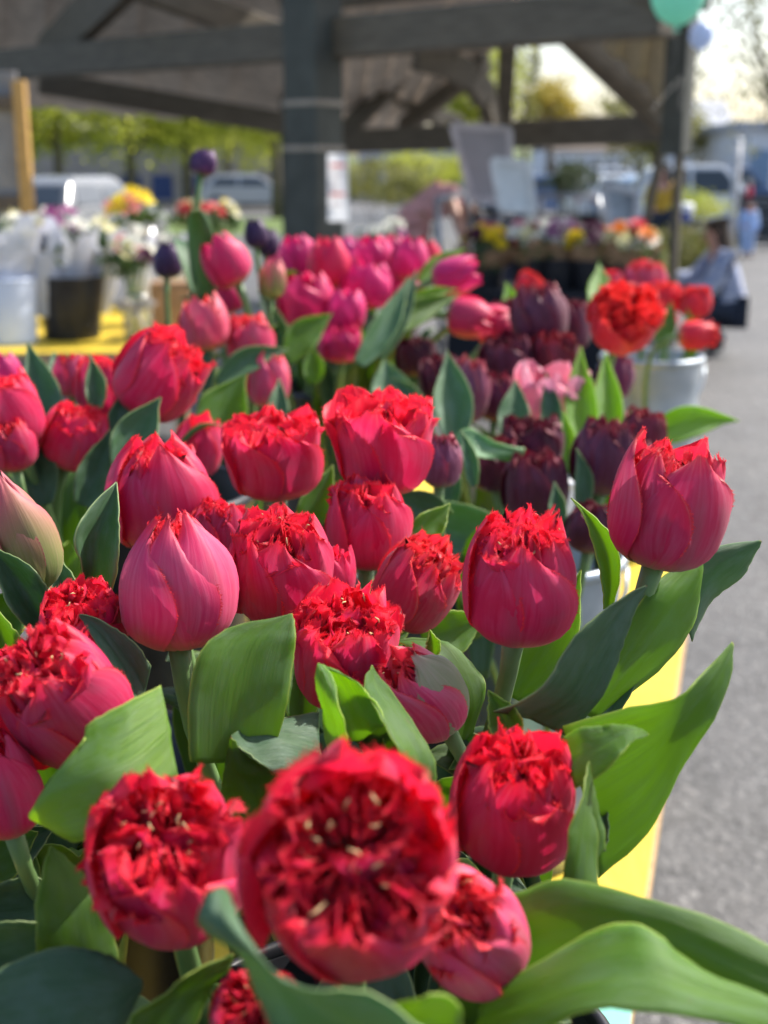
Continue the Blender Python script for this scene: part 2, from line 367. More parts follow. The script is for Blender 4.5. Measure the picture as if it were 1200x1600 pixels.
# ------------------------------------------------------------------ tulips
def petal_geom(R, h, th0, span, rim, rs, ruf, tooth, seed, nu=10, nv=12, imb=.05, curl=0., zs=1.0, lean=0.0, dens=1.0, tip=0.0, blush=0):
    """one cupped petal in the flower's frame; the ragged fringe is cut along its upper edge as separate teeth"""
    r = random.Random(seed)
    ph = [r.uniform(0, 6.28) for _ in range(8)]
    u = np.linspace(-1, 1, nu + 1)[:, None] * np.ones((1, nv + 1))
    v = np.ones((nu + 1, 1)) * np.linspace(0, 1, nv + 1)[None, :]
    shp = np.where(v < .5, .35 + .65 * np.sin(np.pi / 2 * np.clip(v / .5, 0, 1)), np.sqrt(np.clip(1 - ((v - .5) / (.56 - .05 * tip)) ** 2, .02, 1)))
    th = th0 + span * shp * u
    a = np.clip(v / .42, 0, 1) * np.pi / 2
    t = np.clip((v - .42) / .58, 0, 1)
    sm = t ** 2.3 if rim < 1 else t * t * (3 - 2 * t)
    prof = np.where(v < .42, np.sin(a) ** .85, 1 + (rim - 1) * sm + .05 * np.sin(np.pi * t))
    prof = np.maximum(prof, .10)
    rr = R * rs * prof
    rr = rr + imb * R * u * np.clip(v * 2, 0, 1)
    rr = rr + curl * R * u ** 2 * v
    rr = rr + .018 * R * np.sin(5 * v + ph[0]) * np.cos(3 * u + ph[1])
    rr = rr + .022 * R * np.exp(-(u / .10) ** 2) * (1 - v * .7) - .012 * R * np.exp(-((np.abs(u) - .3) / .12) ** 2)
    wv = np.clip((v - .35) / .65, 0, 1)
    rr = rr + ruf * R * (np.sin(2.6 * np.pi * u + ph[2]) * wv ** 2 + .55 * np.sin(6.1 * np.pi * u + ph[3] + 3 * v) * wv ** 3)
    z = np.where(v < .42, .33 * h * (1 - np.cos(a)), .33 * h + .67 * h * t) * zs
    z = z - .13 * h * u ** 2 * v ** 3 + ruf * h * .30 * np.sin(3.3 * np.pi * u + ph[4]) * wv ** 3
    if ruf > .1: rr = rr + .022 * R * np.sin(9 * np.pi * u + ph[6] + 5 * v) * wv ** 3 + .015 * R * np.sin(14 * np.pi * u + ph[7] - 8 * v) * wv ** 4
    z = z + r.uniform(-.07, .07) * h * u * v ** 2
    th = th + ruf * .5 * np.sin(4 * v + ph[5]) * wv
    X = np.stack([rr * np.cos(th), rr * np.sin(th), z], axis=2)
    if lean:
        d = np.array([math.cos(th0), math.sin(th0), 0.0])
        X = X + d[None, None, :] * (lean * R * v ** 2)[:, :, None]
    V = X.reshape(-1, 3).tolist()
    UV = np.stack([(u + 1) / 2, v], axis=2).reshape(-1, 2).tolist()
    eu = np.clip((np.abs(u) - .72) / .28, 0, 1) * np.clip((v - .35) / .35, 0, 1)
    E = np.maximum(np.clip((v - .86) / .14, 0, 1), np.clip((eu - .3) / .7, 0, 1) * .8)
    if blush: E = np.maximum(E, np.clip((v - .42 + .25 * np.abs(u)) / .6, 0, 1) * 1.1)
    E = (E ** 1.4 * (.85 if tooth else .25)).reshape(-1).tolist()
    idx = lambda i, j: i * (nv + 1) + j
    F = [(idx(i, j), idx(i + 1, j), idx(i + 1, j + 1), idx(i, j + 1)) for i in range(nu) for j in range(nv)]
    if tooth:
        jf = int(nv * .36)
        B = []
        for j in range(jf, nv): B.append((X[0, j], X[0, j] - X[1, j], np.cross(X[1, j] - X[0, j], X[0, j + 1] - X[0, j]), 0., j / nv))
        for i in range(nu + 1):
            o_ = X[i, nv] - X[i, nv - 1]
            if i == 0: o_ = o_ + X[0, nv] - X[1, nv]
            if i == nu: o_ = o_ + X[nu, nv] - X[nu - 1, nv]
            k = min(i, nu - 1)
            B.append((X[i, nv], o_, np.cross(X[k + 1, nv] - X[k, nv], X[i, nv] - X[i, nv - 1]), i / nu, 1.))
        for j in range(nv - 1, jf - 1, -1): B.append((X[nu, j], X[nu, j] - X[nu - 1, j], np.cross(X[nu, j] - X[nu - 1, j], X[nu, j + 1] - X[nu, j]), 1., j / nv))
        step = .00072 / dens * (R / .029)
        for q in range(len(B) - 1):
            p0, o0, n0, u0, v0 = B[q]; p1, o1, n1, u1, v1 = B[q + 1]
            seg = p1 - p0; L = np.linalg.norm(seg)
            if L < 1e-6: continue
            tg = seg / L; k = max(1, int(round(L / step)))
            for e in range(k):
                f = (e + r.uniform(.2, .8)) / k
                p = p0 + seg * f; o_ = o0 * (1 - f) + o1 * f; nn = n0 * (1 - f) + n1 * f
                o_ = o_ / (np.linalg.norm(o_) + 1e-9); nn = nn / (np.linalg.norm(nn) + 1e-9)
                vv = v0 * (1 - f) + v1 * f; uu = u0 * (1 - f) + u1 * f
                l = tooth * (.4 + .6 * min(1, max(0, (vv - .4) / .45))) * r.uniform(.35, 1.35)
                if r.random() < .12: l *= 1.6
                bw = step * r.uniform(.5, .95)
                dv = o_ + tg * r.uniform(-.45, .45) + nn * r.uniform(-.3, .75); dv /= np.linalg.norm(dv)
                d2 = dv + nn * r.uniform(-.9, 1.0) + tg * r.uniform(-.9, .9); d2 /= np.linalg.norm(d2)
                m = p + dv * l * .55; tp = m + d2 * l * .5
                n = len(V); b_ = p - o_ * .0004
                V += [(b_ - tg * bw * .6).tolist(), (b_ + tg * bw * .6).tolist(), (m + tg * bw * .42).tolist(), (m - tg * bw * .42).tolist(), tp.tolist()]
                uj = r.random(); UV += [(uu, min(vv, .97))] * 2 + [(uj, .98)] * 2 + [(uj, .99)]
                E += [.85, .85, 1, 1, 1]
                F += [(n, n + 1, n + 2, n + 3), (n + 3, n + 2, n + 4)]
    return np.array(V), F, UV, E

KIND = {  # material, whorls: (n, span, rs, rim add, height, ruffle, tooth mm, offset, name)
 'fringe': ('red', [(3, 1.22, 1.0, 0, 1.0, .045, 1.9, 0, 'petal'), (3, 1.12, .93, -.03, .98, .08, 2.2, 1.05, 'petal'),
                    (5, .70, .78, -.05, .95, .17, 2.0, .4, 'inner_petal'), (5, .80, .52, .05, .92, .27, 2.0, .9, 'inner_petal')]),
 'open':   ('red', [(3, 1.22, 1.0, -.04, 1.0, .08, 2.2, 0, 'petal'), (3, 1.10, .92, -.05, 1.0, .11, 2.2, 1.05, 'petal'),
                    (5, .80, .80, -.05, .93, .17, 1.8, .4, 'inner_petal'), (5, .80, .56, .0, .90, .20, 2.0, .9, 'inner_petal')]),
 'half':   ('pink', [(3, 1.22, 1.0, 0, 1.06, .03, 1.7, 0, 'petal'), (3, 1.1, .93, .0, 1.0, .05, 2.2, 1.05, 'petal'), (5, .75, .68, .1, .90, .16, 2.2, .4, 'inner_petal'), (5, .8, .38, .2, .87, .24, 2.2, .9, 'inner_petal')]),
 'scar':   ('scarlet', [(3, 1.15, 1.0, .0, .92, .08, 2.8, 0, 'petal'), (3, 1.1, .92, 0, .97, .10, 3.2, 1.05, 'petal'), (6, .66, .76, -.05, .97, .2, 2.6, .4, 'inner_petal'), (6, .7, .48, .05, .98, .26, 2.8, .9, 'inner_petal')]),
 'plain':  ('mag', [(3, 1.20, 1.0, 0, 1.0, .03, 0, 0, 'petal'), (3, 1.1, .92, .03, .98, .05, 0, 1.05, 'petal'), (3, .9, .55, .1, .9, .08, 0, .5, 'inner_petal')]),
 'plainf': ('mag', [(3, 1.15, 1.0, 0, .95, .08, 1.6, 0, 'petal'), (3, 1.1, .92, .03, .98, .1, 2.2, 1.05, 'petal'), (4, .8, .6, .1, .98, .18, 3, .5, 'inner_petal'), (4, .8, .35, .1, .98, .2, 3, .9, 'inner_petal')]),
 'dark':   ('dark', [(3, 1.10, 1.0, 0, .97, .07, .9, 0, 'petal'), (3, 1.0, .92, .0, 1.0, .10, 1.4, 1.05, 'petal'), (5, .62, .7, .0, .97, .16, 2, .4, 'inner_petal'), (4, .7, .4, .1, .96, .2, 2.2, .9, 'inner_petal')]),
 'violet': ('violet', [(3, 1.2, 1.0, 0, 1.0, .03, 0, 0, 'petal'), (3, 1.1, .92, .03, .98, .05, 0, 1.05, 'petal')]),
 'bud':    ('bud', [(3, 1.22, 1.0, 0, 1.0, .015, .8, 0, 'petal'), (3, 1.1, .93, .0, .97, .03, 1.2, 1.05, 'petal')]),
 'pw':     ('white', [(3, 1.1, 1.0, .15, .95, .08, 0, 0, 'petal'), (3, 1.0, .92, .1, 1.0, .08, 0, 1.05, 'petal'), (3, .8, .6, .1, .9, .12, 0, .5, 'inner_petal')]),
}
BUCKETS = {}
ROOTS = {}
def tulip(pid, cx, cy, w, d, lx, ly, ratio, rim, kind, bucket, label, rot=None, tint=None, mat=None, stamens=0, hero=False, group=None, nz=1.0, foot=None, nostem=False, green=False):
    seed = sum(ord(c) * (i + 3) for i, c in enumerate(pid)) * 13 + 5
    r = random.Random(seed)
    ax = Vector((lx, ly, nz)).normalized()
    C = P(cx, cy, d)
    R = w / FPX * d * K / 2 * .97
    h = 2 * R * ratio
    base = C - ax * h * .47
    bk = BUCKETS[bucket]
    if foot is None:
        bx, by = bk['c']
        dx, dy = base.x - bx, base.y - by
        dl = math.hypot(dx, dy); k = min(.42, bk['r'] * .72 / (dl + 1e-6))
        foot = Vector((bx + dx * k, by + dy * k, bk['z0'] + .03))
    root = empty('tulip', foot, label, 'tulip', group)
    ROOTS[pid] = (root, base, foot, ax)
    x = Vector((0, 0, 1)).cross(ax)
    x = x.normalized() if x.length > 1e-3 else Vector((1, 0, 0))
    y = ax.cross(x)
    M = np.array(Matrix((x, y, ax)).transposed())
    if rot is None: rot = r.uniform(0, 6.28)
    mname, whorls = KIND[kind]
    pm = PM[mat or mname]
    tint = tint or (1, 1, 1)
    tv = r.uniform(.9, 1.08)
    k = 0; outers = []
    for (n, span, rs, ra, hh, ruf, tooth, off, nm) in whorls:
        for i in range(n):
            k += 1
            inner = nm == 'inner_petal'
            th = rot + off + 2 * math.pi * i / n + r.uniform(-.1, .1) * (2 if inner else 1)
            rm = rim + ra + (r.uniform(-.22, .16) if inner else (r.uniform(-.14, .08) if kind == 'open' else r.uniform(-.05, .05)))
            nu, nv = (14, 14) if hero else (8, 9)
            if inner: nu, nv = (16, 10) if hero else (7, 7)
            V, F, UV, E = petal_geom(R, h * hh * r.uniform(.93, 1.02), th, span * r.uniform(.94, 1.04), rm, rs * r.uniform(.98, 1.02), ruf * r.uniform(.8, 1.2), tooth * .001 * R / .029,
                                     seed * 31 + k * 7, nu, nv, imb=.085 if not inner else .03, curl=.035 if not inner and tooth else 0., lean=r.uniform(-.03, .05) if not inner else r.uniform(-.12, .12),
                                     blush=kind == 'bud', dens=1.0 if hero else .55, tip=1 if kind in ('plain', 'bud', 'violet') else .85 if kind == 'half' and not inner else r.uniform(0, .7) if not inner else 0)
            VW = V @ M.T + np.array(base)
            o = mk(nm, VW, F, pm, root, uv=UV, attr=E)
            if nm == 'petal' and off == 0: outers.append((VW[:, 0].mean(), o))
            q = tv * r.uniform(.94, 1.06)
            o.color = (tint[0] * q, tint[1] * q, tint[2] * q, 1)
    nt_ = {'open': 26, 'fringe': 13, 'scar': 16, 'half': 5}.get(kind, 0) if (hero or kind == 'scar') else 0
    for i in range(nt_):            # crumpled little petals packed in the middle of the bloom
        a = i * 2.4 + r.uniform(-.5, .5); q = .66 * math.sqrt((i + .5) / nt_)
        sz = r.uniform(.26, .42) * (1.1 - .3 * q)
        V, F, UV, E = petal_geom(R * sz, h * r.uniform(.26, .40), r.uniform(0, 6.28), r.uniform(1.1, 1.9), r.uniform(.7, 1.6), 1.0, r.uniform(.14, .26), .0018 * R / .029, seed * 57 + i * 11, 12, 8, imb=r.uniform(-.2, .2), lean=r.uniform(-.3, .5))
        tl = Vector((math.cos(a) * q * r.uniform(0, .9) + r.uniform(-.3, .3), math.sin(a) * q * .6 + r.uniform(-.3, .3), 1)).normalized()
        Q = np.array(Vector((0, 0, 1)).rotation_difference(tl).to_matrix())
        top = V[:, 2].max()
        V = (V - np.array([0, 0, top])) @ Q.T + np.array([R * q * math.cos(a), R * q * math.sin(a), h * (r.uniform(.80, .90) if kind == 'half' else r.uniform(.80, .93) if kind == 'open' else r.uniform(.86, .98)) - (h * .06 * q if kind == 'open' else 0)])
        o = mk('inner_petal', V @ M.T + np.array(base), F, pm, root, uv=UV, attr=E)
        q2 = tv * r.uniform(.9, 1.1); o.color = (tint[0] * q2, tint[1] * q2, tint[2] * q2, 1)
    if green:
        o = max(outers, key=lambda q: q[0])[1]; o.data.materials[0] = PM['green']; o['label'] = 'pale green outer petal'; o.color = (1, 1, 1, 1)
    if stamens:
        sb = MB()
        for i in range(stamens):
            a = r.uniform(0, 6.28); rr = R * .62 * math.sqrt(r.random())
            p = np.array([rr * math.cos(a), rr * math.sin(a), h * r.uniform(.80, .95)])
            dv = np.array([r.uniform(-1, 1), r.uniform(-1, 1), r.uniform(-.2, 1.2)]); dv /= np.linalg.norm(dv)
            d2 = dv + np.array([r.uniform(-1, 1), r.uniform(-1, 1), r.uniform(-.6, .6)]); d2 /= np.linalg.norm(d2)
            l = R * r.uniform(.06, .13); q = [p, p + dv * l, p + dv * l + d2 * l * .8]
            sb.tube([Vector(M @ z_ + np.array(base)) for z_ in q], [R * .012, R * .018, R * .009], 5)
        so = sb.build('stamens', STAM, root)
    sr = max(.0036, min(.0058, R * .175))
    if not nostem:
        dist = (base - foot).length
        pts = bez(base + ax * h * .02, base - ax * min(.10, dist * .3), foot + Vector((0, 0, dist * .45)), foot, 14)
        sb = MB().tube(pts, [sr * 1.25] + [sr * (1 + .06 * math.sin(i * 1.7)) for i in range(13)], 10)
        sb.build('stem', STEM, root)
    return root

# ------------------------------------------------------------------ leaves
def cr(a, n):
    """Catmull-Rom through the rows of a"""
    a = np.asarray(a, float); m = len(a); out = []
    for t in np.linspace(0, m - 1 - 1e-9, n):
        i = int(t); f = t - i
        p0, p1, p2, p3 = a[max(i - 1, 0)], a[i], a[i + 1], a[min(i + 2, m - 1)]
        out.append(.5 * ((2 * p1) + (-p0 + p2) * f + (2 * p0 - 5 * p1 + 4 * p2 - p3) * f ** 2 + (-p0 + 3 * p1 - 3 * p2 + p3) * f ** 3))
    return np.array(out)
def leaf_surface(name, L, Mi, Rr, mat, parent, tint=1., nv=26, nu=10, seed=0, wob=.0012):
    r = random.Random(seed)
    L, Mi, Rr = cr(L, nv), cr(Mi, nv), cr(Rr, nv)
    for A_ in (L, Rr):
        jt = np.array([[r.gauss(0, 1) for _ in range(3)] for _ in range(nv)]) * .0002; jt[-2:] = 0
        A_ += jt
    cx = 2 * Mi - .5 * (L + Rr)
    V = []; UV = []
    ph = [r.uniform(0, 6.28) for _ in range(4)]
    for j in range(nv):
        w = np.linalg.norm(Rr[j] - L[j])
        nrm = np.cross(Rr[j] - L[j], Mi[min(j + 1, nv - 1)] - Mi[max(j - 1, 0)]); nrm = nrm / (np.linalg.norm(nrm) + 1e-9)
        for i in range(nu + 1):
            t = i / nu; p = L[j] * (1 - t) ** 2 + cx[j] * 2 * t * (1 - t) + Rr[j] * t * t
            s = 2 * t - 1; vv = j / (nv - 1)
            amp = wob * min(1, w / .02)
            p = p + nrm * amp * (math.sin(9 * vv + ph[0] + 2 * s) * s * s + .4 * math.sin(17 * vv + ph[1]) * s - .7 * math.exp(-(s / .12) ** 2))
            V.append(p); UV.append((t, vv))
    q = lambda i, j: j * (nu + 1) + i
    F = [(q(i, j), q(i + 1, j), q(i + 1, j + 1), q(i, j + 1)) for j in range(nv - 1) for i in range(nu)]
    o = mk(name, V, F, mat, parent, uv=UV)
    m = o.modifiers.new('thickness', 'SOLIDIFY'); m.thickness = .0007; m.offset = 0
    if isinstance(tint, (int, float)): tint = (tint, tint, tint)
    o.color = (*tint, 1)
    return o
LN = [0]
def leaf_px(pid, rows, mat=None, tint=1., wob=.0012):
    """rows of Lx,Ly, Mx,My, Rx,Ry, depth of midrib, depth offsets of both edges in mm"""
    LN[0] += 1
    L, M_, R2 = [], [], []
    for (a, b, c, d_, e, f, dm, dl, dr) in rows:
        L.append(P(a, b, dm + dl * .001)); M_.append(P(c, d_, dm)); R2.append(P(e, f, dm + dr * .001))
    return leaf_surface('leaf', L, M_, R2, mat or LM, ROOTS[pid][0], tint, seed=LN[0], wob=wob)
PROF = [.45, .75, .95, 1.0, .9, .62, .28, .0]
def leaf_line(pid, bx, by, tx, ty, d0, d1, w, bow=0, cup=6, mat=None, tint=1., skew=0):
    """a plain strap leaf from base to tip in the picture, bowed sideways, cupped towards the viewer"""
    rows = []
    dx, dy = tx - bx, ty - by; Ln = math.hypot(dx, dy); nx, ny = -dy / Ln, dx / Ln
    for i, pf in enumerate(PROF):
        t = i / (len(PROF) - 1)
        o_ = bow * 4 * t * (1 - t)
        mx, my = bx + dx * t + nx * o_, by + dy * t + ny * o_
        hw = w / 2 * pf; dm = d0 + (d1 - d0) * t
        rows.append((mx - nx * hw, my - ny * hw, mx + skew * nx * hw, my + skew * ny * hw, mx + nx * hw, my + ny * hw, dm, -cup * pf, -cup * pf))
    return leaf_px(pid, rows, mat, tint)
def leaf_auto(pid, phi, z0, length, width, rise, out, mat=None, tint=1., seed=0, start=None, twist=0.):
    """a leaf that leaves the stem at height z0, clasps it and arches outwards along phi"""
    root, base, foot, ax = ROOTS[pid]
    t = min(1, max(0, (z0 - foot.z) / max(.05, base.z - foot.z)))
    s = foot.lerp(base, t) if start is None else Vector(start)
    dr = Vector((math.cos(phi), math.sin(phi), 0)); sd_ = Vector((-math.sin(phi), math.cos(phi), 0))
    pts = bez(s, s + Vector((0, 0, length * rise * .5)) + dr * length * .08, s + dr * length * out * .5 + Vector((0, 0, length * rise)), s + dr * length * out + Vector((0, 0, length * rise * .92)), len(PROF))
    L, M_, R2 = [], [], []
    for i, p in enumerate(pts):
        pf = PROF[i]; hw = width / 2 * pf
        T = (pts[min(i + 1, 7)] - pts[max(i - 1, 0)]).normalized()
        q = sd_ * math.cos(twist * i / 7) + T.cross(sd_) * math.sin(twist * i / 7)
        n_ = T.cross(q); cup = hw * .45
        if n_.dot(dr) > 0: n_ = -n_
        M_.append(p); L.append(p - q * hw + n_ * cup); R2.append(p + q * hw + n_ * cup)
    return leaf_surface('leaf', L, M_, R2, mat or LM, root, tint, seed=seed, nv=18, nu=6, wob=width * .05)
# ------------------------------------------------------------------ buckets on the long table
BLACK = simple('black_plastic', (.018, .018, .022), .38, var=.2, scale=30)
GALV = simple('galvanised_steel', (.30, .35, .40), .4, metal=.55, var=.12, scale=14, col2=(.44, .49, .54))
MINT = simple('mint_paper', (.22, .62, .50), .6, var=.05, scale=20)
WHITEP = simple('white_plastic', (.78, .79, .82), .45, var=.04)
WATER = simple('bucket_water', (.02, .03, .02), .1)
def bucket(key, c, z0, z1, r0, r1, mat, label, ribs=0, group=None, name='bucket', handle=True):
    c3 = Vector((c[0], c[1], z0)); H = z1 - z0
    root = empty(name, c3, label, 'bucket', group)
    prof = [(.002, .004), (r0 - .003, .004), (r1 - .004, H - .002), (r1 - .002, H), (r1, H)]
    prof += [(r1, H - .008)]
    n = 14
    for i in range(1, n):
        t = 1 - i / n; rr = r0 + (r1 - r0) * t
        if ribs and i in ((4, 5, 8, 9) if ribs == 2 else (5, 6)): rr += .007
        prof.append((rr, H * t))
    prof += [(r0, 0), (.002, 0)]
    MB().lathe(c3, prof, 40).build('body', mat, root)
    MB().lathe(c3, [(r1 - .003, H - .003), (r1 - .003, H + .003), (r1, H + .006), (r1 + .004, H + .004), (r1 + .005, H - .002), (r1 + .003, H - .007), (r1, H - .008)], 40).build('rim', mat, root)
    if handle:
        hp = [c3 + Vector((math.cos(a) * (r1 + .006), math.sin(a) * .03 - math.sin(a) * 0, H - .015 - math.sin(a) * r1 * .9)) for a in np.linspace(0, math.pi, 14)]
        hp = [Vector((p.x, p.y - (r1 * 1.05) * math.sin(a), p.z)) for p, a in zip(hp, np.linspace(0, math.pi, 14))]
        MB().tube(hp, .0025, 6).build('handle', GALV, root)
    wz = H * .55; rw = r0 + (r1 - r0) * .55 - .005
    MB().add([(c3.x + rw * math.cos(a), c3.y + rw * math.sin(a), z0 + wz) for a in np.linspace(0, 6.2832, 25)[:-1]], [tuple(range(24))]).build('water', WATER, root)
    BUCKETS[key] = dict(c=c, z0=z0 + .01, z1=z1, r=r0)
    return root
TZ = .75
G_B = 'florist buckets full of tulips'
bucket('A2', (-.02, .80), TZ, 1.09, .080, .100, BLACK, 'black bucket hidden under the back half of the closest red tulips', group=G_B, handle=False)
bucket('A', (0.0, .50), TZ, 1.09, .085, .112, BLACK, 'black bucket hidden under the nearest red fringed tulips at the table edge', group=G_B, handle=False)
bucket('G', (-.215, .84), TZ, 1.08, .075, .092, BLACK, 'black bucket added to darken the gaps behind the left leaning crimson tulip', group=G_B, handle=False)  # added in black so the leaf gaps look dark; also holds left tulips
bucket('G2', (.02, 1.20), TZ, 1.08, .070, .088, BLACK, 'empty black bucket added to darken the gap behind the tall wide red tulip', group=G_B, handle=False)  # holds no tulips, added only to give this gap a shadowy tone
bucket('B', (-.25, 1.22), TZ, 1.19, .090, .118, BLACK, 'black plastic bucket at the left holding crimson fringed tulips', group=G_B, handle=False)
bucket('C', (-.235, 1.72), TZ, 1.12, .075, .095, BLACK, 'black bucket hidden below the rose pink tulips behind the left bunch', group=G_B, handle=False)
bucket('D', (-.085, 2.14), TZ, 1.14, .085, .105, BLACK, 'black plastic bucket below the magenta tulips in the centre', group=G_B, handle=False)
bucket('E', (.20, 1.70), TZ, 1.10, .080, .095, WHITEP, 'white bucket under the plum tulips in front of the ribbed tub', group=G_B, handle=False)
bucket('H', (.165, 1.30), TZ, 1.10, .075, .094, GALV, 'pale metal pail of dark plum tulips just behind the closest bunch', group=G_B)
bucket('F', (.537, 2.5), TZ, 1.143, .080, .100, GALV, 'galvanised ribbed tub with scarlet tulips beside the road', ribs=2, group=G_B)

# ------------------------------------------------------------------ the tulips: closest bunch
T = tulip
def hero(pid, *a, **k):
    k['hero'] = True; k.setdefault('group', 'red fringed tulips of the closest bunch'); return T(pid, *a, **k)
#    id  cx   cy   w   d    lx   ly  ratio rim kind bucket label
hero('h1', 548, 1368, 312, .235, .05, -0.98, 1.0, .98, 'open', 'A', 'largest red fringed tulip wide open towards us at the bottom', stamens=12, rot=.4)
hero('h2', 266, 1356, 232, .27, .03, -0.5, 1.08, .88, 'open', 'A', 'open red fringed tulip with dark hollow centre left of the largest bloom', stamens=10, rot=.75)
hero('h3', 803, 1258, 196, .31, .06, -0.3, 1.14, .70, 'fringe', 'A', 'deep red cup tulip right above the largest bloom beside an upright leaf', rot=-1.9, tint=(1.05, .75, .8))
hero('h4', 738, 1462, 172, .265, -.42, -0.5, 1.25, .80, 'open', 'A', 'pink tulip low at the right, half hidden behind the largest bloom', mat='pink', rot=.3, stamens=3)
hero('h5', 276, 916, 180, .37, .0, .02, 1.22, .30, 'half', 'A2', 'closed rose tulip with smooth broad front petal on a bare stem', rot=-1.6, tint=(1.0, .75, .95), stamens=3)
hero('h6', 440, 892, 168, .405, .05, -0.34, 1.10, .66, 'fringe', 'A2', 'red tulip with cream specks in its frill beside the closed rose tulip', stamens=10, rot=2.5)
hero('h7', 573, 822, 128, .48, .02, -0.12, 1.16, .72, 'fringe', 'A2', 'small red cup below the wide frilled tulip at the centre back', rot=-1.2)
hero('h8', 648, 917, 128, .45, .62, -0.25, 1.18, .72, 'fringe', 'A2', 'dusky red tulip tipped to the right with an orange frill', mat='red', tint=(.9, 1.4, .9), rot=2.3)
hero('h9', 538, 1022, 165, .375, .12, -0.4, 1.12, .98, 'open', 'A', 'red tulip with a wide frilly crown above the curled leaves', rot=-.5, stamens=6)
hero('h10', 662, 1088, 132, .355, -.62, -0.25, 1.22, .56, 'half', 'A', 'leaning pink tulip with one green outer petal', rot=.8, green=True, stamens=4)
hero('h11', 812, 912, 178, .355, .04, -0.2, 1.18, .68, 'fringe', 'A2', 'upright red tulip on a bare stem in front of the metal pail', rot=-1.95, stamens=4)
hero('h12', 1042, 798, 178, .36, .16, -0.05, 1.14, .70, 'half', 'A2', 'rosy split cup tulip highest at the right against the asphalt', rot=-2.62, mat='red', tint=(.95, 1.5, 1.15))
hero('h13', 252, 778, 172, .475, .0, -0.1, 1.04, .42, 'half', 'A2', 'broad pink tulip behind the closed rose tulip', rot=-1.3, mat='red')
hero('h14', 338, 832, 82, .46, .1, -.05, 1.2, .75, 'fringe', 'A2', 'mostly hidden red frill between the two pink tulips and the speckled one', rot=.4)
hero('h15', 430, 720, 140, .53, -.04, -0.14, .94, 1.06, 'fringe', 'A2', 'wide cup tulip with jagged crown left of the tall red one at the back', rot=-1.2)
hero('h16', 600, 700, 148, .50, .0, -0.12, 1.08, 1.08, 'fringe', 'A2', 'tall wide red tulip with a ragged crown at the back of the bunch', rot=-1.75)
hero('h17', 128, 985, 130, .375, .05, -0.4, 1.08, .80, 'fringe', 'G', 'frilled red tulip peeping over the left leaning one beside a dark leaf', rot=.9, stamens=6)
hero('h18', 100, 1098, 190, .325, -.38, -0.5, 1.2, .78, 'fringe', 'G', 'large crimson tulip leaning left behind the folded leaf', rot=-.5, stamens=8)
hero('h19', 2, 1232, 118, .315, -.15, -.05, 1.5, .6, 'plain', 'G', 'magenta red tulip cut by the left edge of the view', rot=.2, mat='red')
hero('h20', 32, 838, 104, .40, -.30, -.03, 1.95, .30, 'bud', 'G', 'tall green and pink bud at the left edge', rot=-1.5)
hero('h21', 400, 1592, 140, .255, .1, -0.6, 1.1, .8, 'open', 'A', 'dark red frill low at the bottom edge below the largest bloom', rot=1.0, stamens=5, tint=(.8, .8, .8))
hero('h24', 512, 905, 90, .45, .2, .0, 1.3, .6, 'plain', 'A2', 'magenta red petals showing behind the cream specked tulip', mat='red', rot=.7)
hero('h25', 22, 1078, 110, .35, -.5, -0.6, 1.1, .8, 'fringe', 'G', 'frilly red tulip at the left edge beside the large leaning one', rot=.4, stamens=3)

# bunch at the left
g = 'crimson fringed tulips in the black bucket at the left'
T('b1', 246, 592, 128, .66, .85, -.12, 1.12, .84, 'fringe', 'B', 'broad crimson tulip with ragged crown tipped right, largest of the left bucket', group=g, rot=.6, hero=True)
T('b2', 116, 686, 106, .64, .45, -.05, 1.0, .66, 'fringe', 'B', 'round crimson tulip between two broad leaves in the left bucket', group=g, hero=True)
T('b3', 160, 606, 88, .74, .1, 0, 1.1, .7, 'fringe', 'B', 'crimson tulip just behind the broad ragged one in the left bucket', group=g)
T('b4', 112, 590, 62, .80, 0, 0, 1.1, .6, 'half', 'B', 'small dull pink tulip farthest back in the left bucket', group=g, tint=(.8, .7, .8))
T('b5', 12, 652, 112, .62, -.3, -.1, 1.05, .9, 'fringe', 'B', 'crimson tulip with spread petals cut by the left edge', group=g, hero=True)
T('b6', 6, 584, 56, .78, -.1, 0, 1.2, .6, 'plain', 'B', 'purple pink tulip top at the left edge by the yellow table', group=g)
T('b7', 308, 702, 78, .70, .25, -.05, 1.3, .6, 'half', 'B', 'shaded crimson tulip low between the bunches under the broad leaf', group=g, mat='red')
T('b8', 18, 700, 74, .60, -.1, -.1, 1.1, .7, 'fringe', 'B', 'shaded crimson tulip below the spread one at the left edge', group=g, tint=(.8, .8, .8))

# rose tulips behind the left bunch
g = 'rose pink tulips behind the left bunch'
T('c1', 352, 410, 72.6, .98, -.55, -.05, 1.22, .55, 'plain', 'C', 'rosy tulip tipped left on a long stem beside the tall violet bud', group=g, tint=(.95, 1.3, .75))
T('c2', 320, 509, 77.0, .92, -.1, 0, 1.12, .62, 'half', 'C', 'pale rose tulip with a notched rim above the long leaves', group=g, hero=True, tint=(1.05, 1.2, 1.0))
T('c3', 390, 535, 74.8, .94, -.05, -.1, 1.1, .7, 'fringe', 'C', 'frilled pale red tulip right of the notched rose one', group=g, mat='pink')
T('c4', 420, 598, 66.0, .88, .1, 0, 1.35, .5, 'half', 'C', 'narrow rose tulip lowest beside the black bucket', group=g)
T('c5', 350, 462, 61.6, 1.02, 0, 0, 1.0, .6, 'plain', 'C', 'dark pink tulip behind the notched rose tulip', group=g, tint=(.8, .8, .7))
T('c6', 426, 436, 44, 1.0, .1, 0, 1.5, .45, 'bud', 'C', 'greenish bud among the magenta tulips', group=g)
g = 'dark violet tulips behind the pink ones'
T('v1', 262, 408, 46, 1.05, .1, 0, 1.28, .42, 'violet', 'C', 'near black violet tulip in front of the glass jar', group=g)
